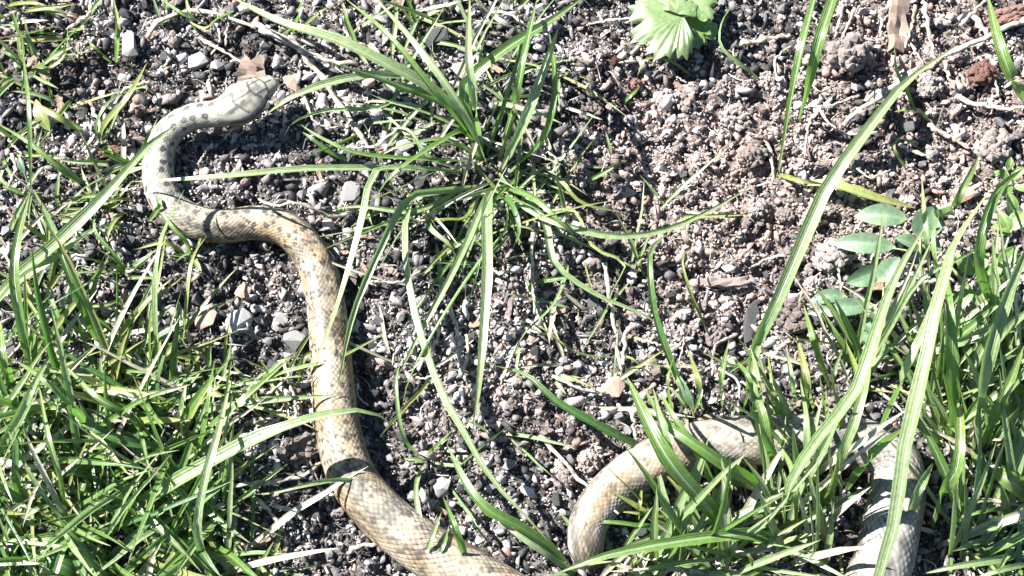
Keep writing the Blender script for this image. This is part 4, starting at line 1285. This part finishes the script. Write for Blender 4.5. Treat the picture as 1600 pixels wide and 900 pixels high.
put('soil_clod', KBB[0], 478, 700, 66, 'pinkish crumbly soil clod leaning on the snake side', 'clod', 0.3, scale=(1.2, 0.8, 0.8))
put('soil_clod', KBB[1], 1330, 82, 84, 'large yellowish soil clod beside the striped blade pair', 'clod', 0.3)
put('soil_clod', KBB[2], 1300, 400, 70, 'large brown soil clod under the flat weed leaves', 'clod', 0.9)
put('soil_clod', KBB[3], 1235, 490, 66, 'large brown clod between the slate slab and weed seedling', 'clod', 2.0)
put('soil_clod', KBB[1], 1560, 225, 70, 'large crumbly clod below the round rusty lump', 'clod', 1.0)
put('soil_clod', KBB[0], 922, 722, 46, 'rough brown clod touching the bent snake stretch', 'clod', 0.6)
put('soil_clod', KBB[2], 882, 750, 40, 'smooth pinkish clod beside the bent snake stretch', 'clod', 0.6)
put('soil_clod', KBB[3], 1120, 520, 40, 'pale rounded clod at the foot of the thin hooked shoot', 'clod', 0.6)
put('soil_clod', KBB[0], 1455, 130, 52, 'pale yellowish clod under the bleached stems', 'clod', 1.9)

CLOD_AT = [('by the long grass arc tip', 1185, 320), ('under the crinkled weed', 1040, 150), ('beside the thin bent runner', 930, 170), ('near the pale bent stalk', 1150, 180), ('in the brown soil beside the striped blade pair', 1180, 240),
           ('above the long grass arc', 1080, 300), ('below the flattened yellow blade', 1270, 340), ('beside the thin wood splinter', 1170, 400), ('above the grey dry stem', 985, 380), ('at the brown soil edge near the large tuft', 905, 270),
           ('near the curled seedling tip', 1070, 350), ('between the long broad blade and wood splinter', 1230, 330), ('beside the oval weed leaf pair', 1275, 440), ('among broken straw', 1340, 250), ('near the forked pale root', 1200, 120)]
for q, (where, px, py) in enumerate(CLOD_AT):
    put('soil_clod', KBB[q % 4], px, py, random.uniform(30, 56), 'pinkish brown crumbly lump ' + where, 'clod', random.uniform(0, 6), sink=0.2)

def scatter(count, meshes, rmin, rmax, name, label, cat, group, weight, sink=0.35, tilt=0.8, pw=2.2):
    n, tries = 0, 0
    while n < count and tries < count * 40:
        tries += 1
        px, py = random.uniform(-10, 1610), random.uniform(-10, 910)
        g = at(px, py, 3 * MM)
        x, y = float(g[0]), float(g[1])
        b = float(soil_tone(np.array([px]), np.array([py]), np.array([x]), np.array([y]))[0])
        thick = (px < 330 and py > 600) or (px > 1180 and py > 640)
        if random.random() > weight(b) * (0.25 if thick else 1): continue
        r = rmin + (rmax - rmin) * random.random() ** pw
        if not free(x, y, r) or not snake_clear(np.array([x]), np.array([y]), r * 0.8)[0]: continue
        drop(name, random.choice(meshes), x, y, r, label, cat, group, sink=sink, tilt=tilt)
        n += 1
    return n

scatter(300, CB, 2.0 * MM, 5.2 * MM, 'charcoal_piece', 'angular black charcoal piece lying in the gravelly soil', 'charcoal', 'charcoal pieces in the soil', lambda b: 0.9 - 0.75 * b)
scatter(110, WB, 1.7 * MM, 3.8 * MM, 'pale_stone', 'small whitish angular stone lying in the dark gravelly soil', 'stone', 'small whitish stones in the soil', lambda b: 0.8 - 0.6 * b)
scatter(300, PB, 1.8 * MM, 4.6 * MM, 'grey_stone', 'small grey stone lying in the dark gravelly soil', 'stone', 'small grey stones in the soil', lambda b: 0.85 - 0.7 * b)
scatter(260, KB, 2.0 * MM, 5.5 * MM, 'soil_clod', 'small crumbly brown soil clod on the bare bed', 'clod', 'small brown soil clods', lambda b: 0.06 + 0.95 * b)
scatter(70, WC, 3.0 * MM, 8.5 * MM, 'wood_chip', 'small weathered wood chip lying on the soil', 'wood chip', 'small wood chips on the soil', lambda b: 0.5, sink=0.25, tilt=0.3)

# dry stems: the ones that can be followed in the photograph, then short ones strewn about
def straw(pts, w, z, label, group=None, name='dry_stem'):
    P = np.array([pz(px, py, zz) for (px, py), zz in zip(pts, z if hasattr(z, '__len__') else [z] * len(pts))])
    V, F = tube(P, w * 0.5 * PX, w * 0.3 * PX, 6, 14, 0.14)
    org = P[0]
    o = mesh_obj(name, np.array(V) - org, F, M['straw'], None, True)
    o.location = org
    tag(o, label, 'dry stem', group)
    return o
straw([(1640, 10), (1560, 50), (1470, 92), (1410, 126), (1352, 158)], 11, [4, 5, 6, 5, 4], 'thickest bleached straw slanting behind the long broad blade tip')
straw([(1440, 105), (1390, 140), (1340, 175), (1318, 196)], 11, 4, 'pale straw lying parallel below the thickest bleached straw')
straw([(1440, 2), (1448, 30), (1458, 80), (1462, 100)], 9, 7, 'short upright bleached straw crossing the thickest one')
straw([(1430, 8), (1424, 45), (1415, 75)], 6, 6, 'thin bleached straw standing beside the splintered wood chip')
straw([(1520, 25), (1560, 75), (1588, 110)], 12, 5, 'broad bleached straw running towards the round rusty lump')
straw([(1495, 148), (1515, 162), (1560, 168), (1640, 172)], 10, 4, 'knobbly bleached root lying below the round rusty lump')
straw([(1450, 195), (1480, 212), (1515, 232)], 9, 4, 'short bleached straw pointing at the lime green weed')
straw([(1318, 8), (1312, 30), (1305, 58)], 7, 6, 'thin pale straw standing beside the striped blade pair')
straw([(1335, 12), (1325, 40), (1315, 60)], 6, 6, 'second thin pale straw standing beside the striped blade pair')
straw([(1278, 165), (1290, 185), (1312, 205), (1345, 210), (1372, 206)], 6, 5, 'thin pale root curling on the dark soil beside the long broad blade')
straw([(1285, 165), (1262, 200), (1258, 245)], 5, 5, 'thin forked pale root near the foot of the striped blade pair')
straw([(1405, 225), (1440, 240), (1458, 250)], 9, 4, 'stubby white root piece among broken straw')
straw([(1475, 95), (1485, 125), (1492, 138)], 8, 5, 'short bleached straw under the long broad blade tip')
straw([(1500, 40), (1530, 10), (1545, -5)], 7, 6, 'slanting thin straw behind the smooth curved blade')
straw([(395, 35), (440, 60), (500, 90), (560, 100)], 12, [6, 8, 8, 5], 'long bleached grass stem lying behind the snake head')
straw([(402, 45), (462, 75), (500, 118), (530, 165), (560, 205), (580, 245)], 11, [4, 6, 6, 5, 5, 4], 'long pale dry stem running beside the snake head into the large tuft')
straw([(230, 60), (250, 32), (290, 18), (340, 22), (400, 45)], 9, 6, 'curved bleached stem arching over grey gravel')
straw([(120, 35), (140, 20), (142, -5)], 7, 6, 'short pale curved stem in the gravel behind the low shoots')
straw([(843, 680), (878, 718), (920, 763), (967, 803)], 7, [4, 5, 6, 14], 'straight thin dry stem leaning onto the bent snake stretch')
straw([(835, 345), (832, 400), (835, 490)], 7, 5, 'pale dry stem standing below the large loose tuft')
straw([(945, 410), (955, 480), (968, 560), (972, 580)], 8, 5, 'grey dry stem lying between the creeping shoot and curled seedling')
straw([(1000, 505), (978, 520), (975, 570)], 8, 6, 'hooked pale stem beside the grey dry stem')
straw([(720, 590), (715, 520), (700, 470)], 9, 5, 'bleached strip lying under the striped hanging blade')
straw([(400, 640), (420, 615), (445, 595)], 6, 5, 'thin curved pale root near the snake belly')
straw([(400, 665), (440, 640), (448, 612)], 6, 4, 'second thin curved pale root near the snake belly')
straw([(360, 758), (430, 752), (470, 745), (505, 722)], 9, 4, 'pale root strip running up to the snake side')
straw([(405, 780), (430, 810), (450, 850)], 7, 4, 'pale thin stem in the shade of the thick grass')
straw([(545, 862), (570, 852), (600, 846)], 8, 6, 'short white stem tucked under the thick snake body')
straw([(560, 325), (520, 340), (470, 318), (425, 322), (400, 305)], 7, [5, 14, 24, 23, 16], 'thin curved stem looped over the snake second bend')
straw([(0, 720), (40, 730), (110, 722)], 12, 12, 'flat bleached stem in the thick grass beside the snake')
straw([(1010, 610), (990, 650), (996, 690)], 8, 8, 'whitish stem leaning behind the broad crossing blades')
straw([(1150, 70), (1190, 62), (1235, 55)], 10, 4, 'pale flat stem on dark soil near the crinkled weed')
straw([(1280, 870), (1200, 858), (1150, 862)], 14, 8, 'bleached flat stem under the tall grass')
straw([(1480, 790), (1530, 782), (1600, 788)], 9, 8, 'thin pale stem lying flat under the tallest grass')
for i in range(120):
    px, py = random.uniform(0, 1600), random.uniform(0, 900)
    L = random.uniform(30, 90); a = random.uniform(0, 3.14); bd = random.uniform(-0.6, 0.6)
    pts = [(px, py), (px + L * 0.5 * math.cos(a), py + L * 0.5 * math.sin(a)), (px + L * math.cos(a + bd), py + L * math.sin(a + bd))]
    g = np.array([at(*p, 0)[:2] for p in pts])
    if not snake_clear(g[:, 0], g[:, 1], 2 * MM).all(): continue
    straw(pts, random.uniform(3.5, 7), random.uniform(2.5, 6), 'short thin dry stem strewn on the soil', 'short dry stems strewn on the soil')
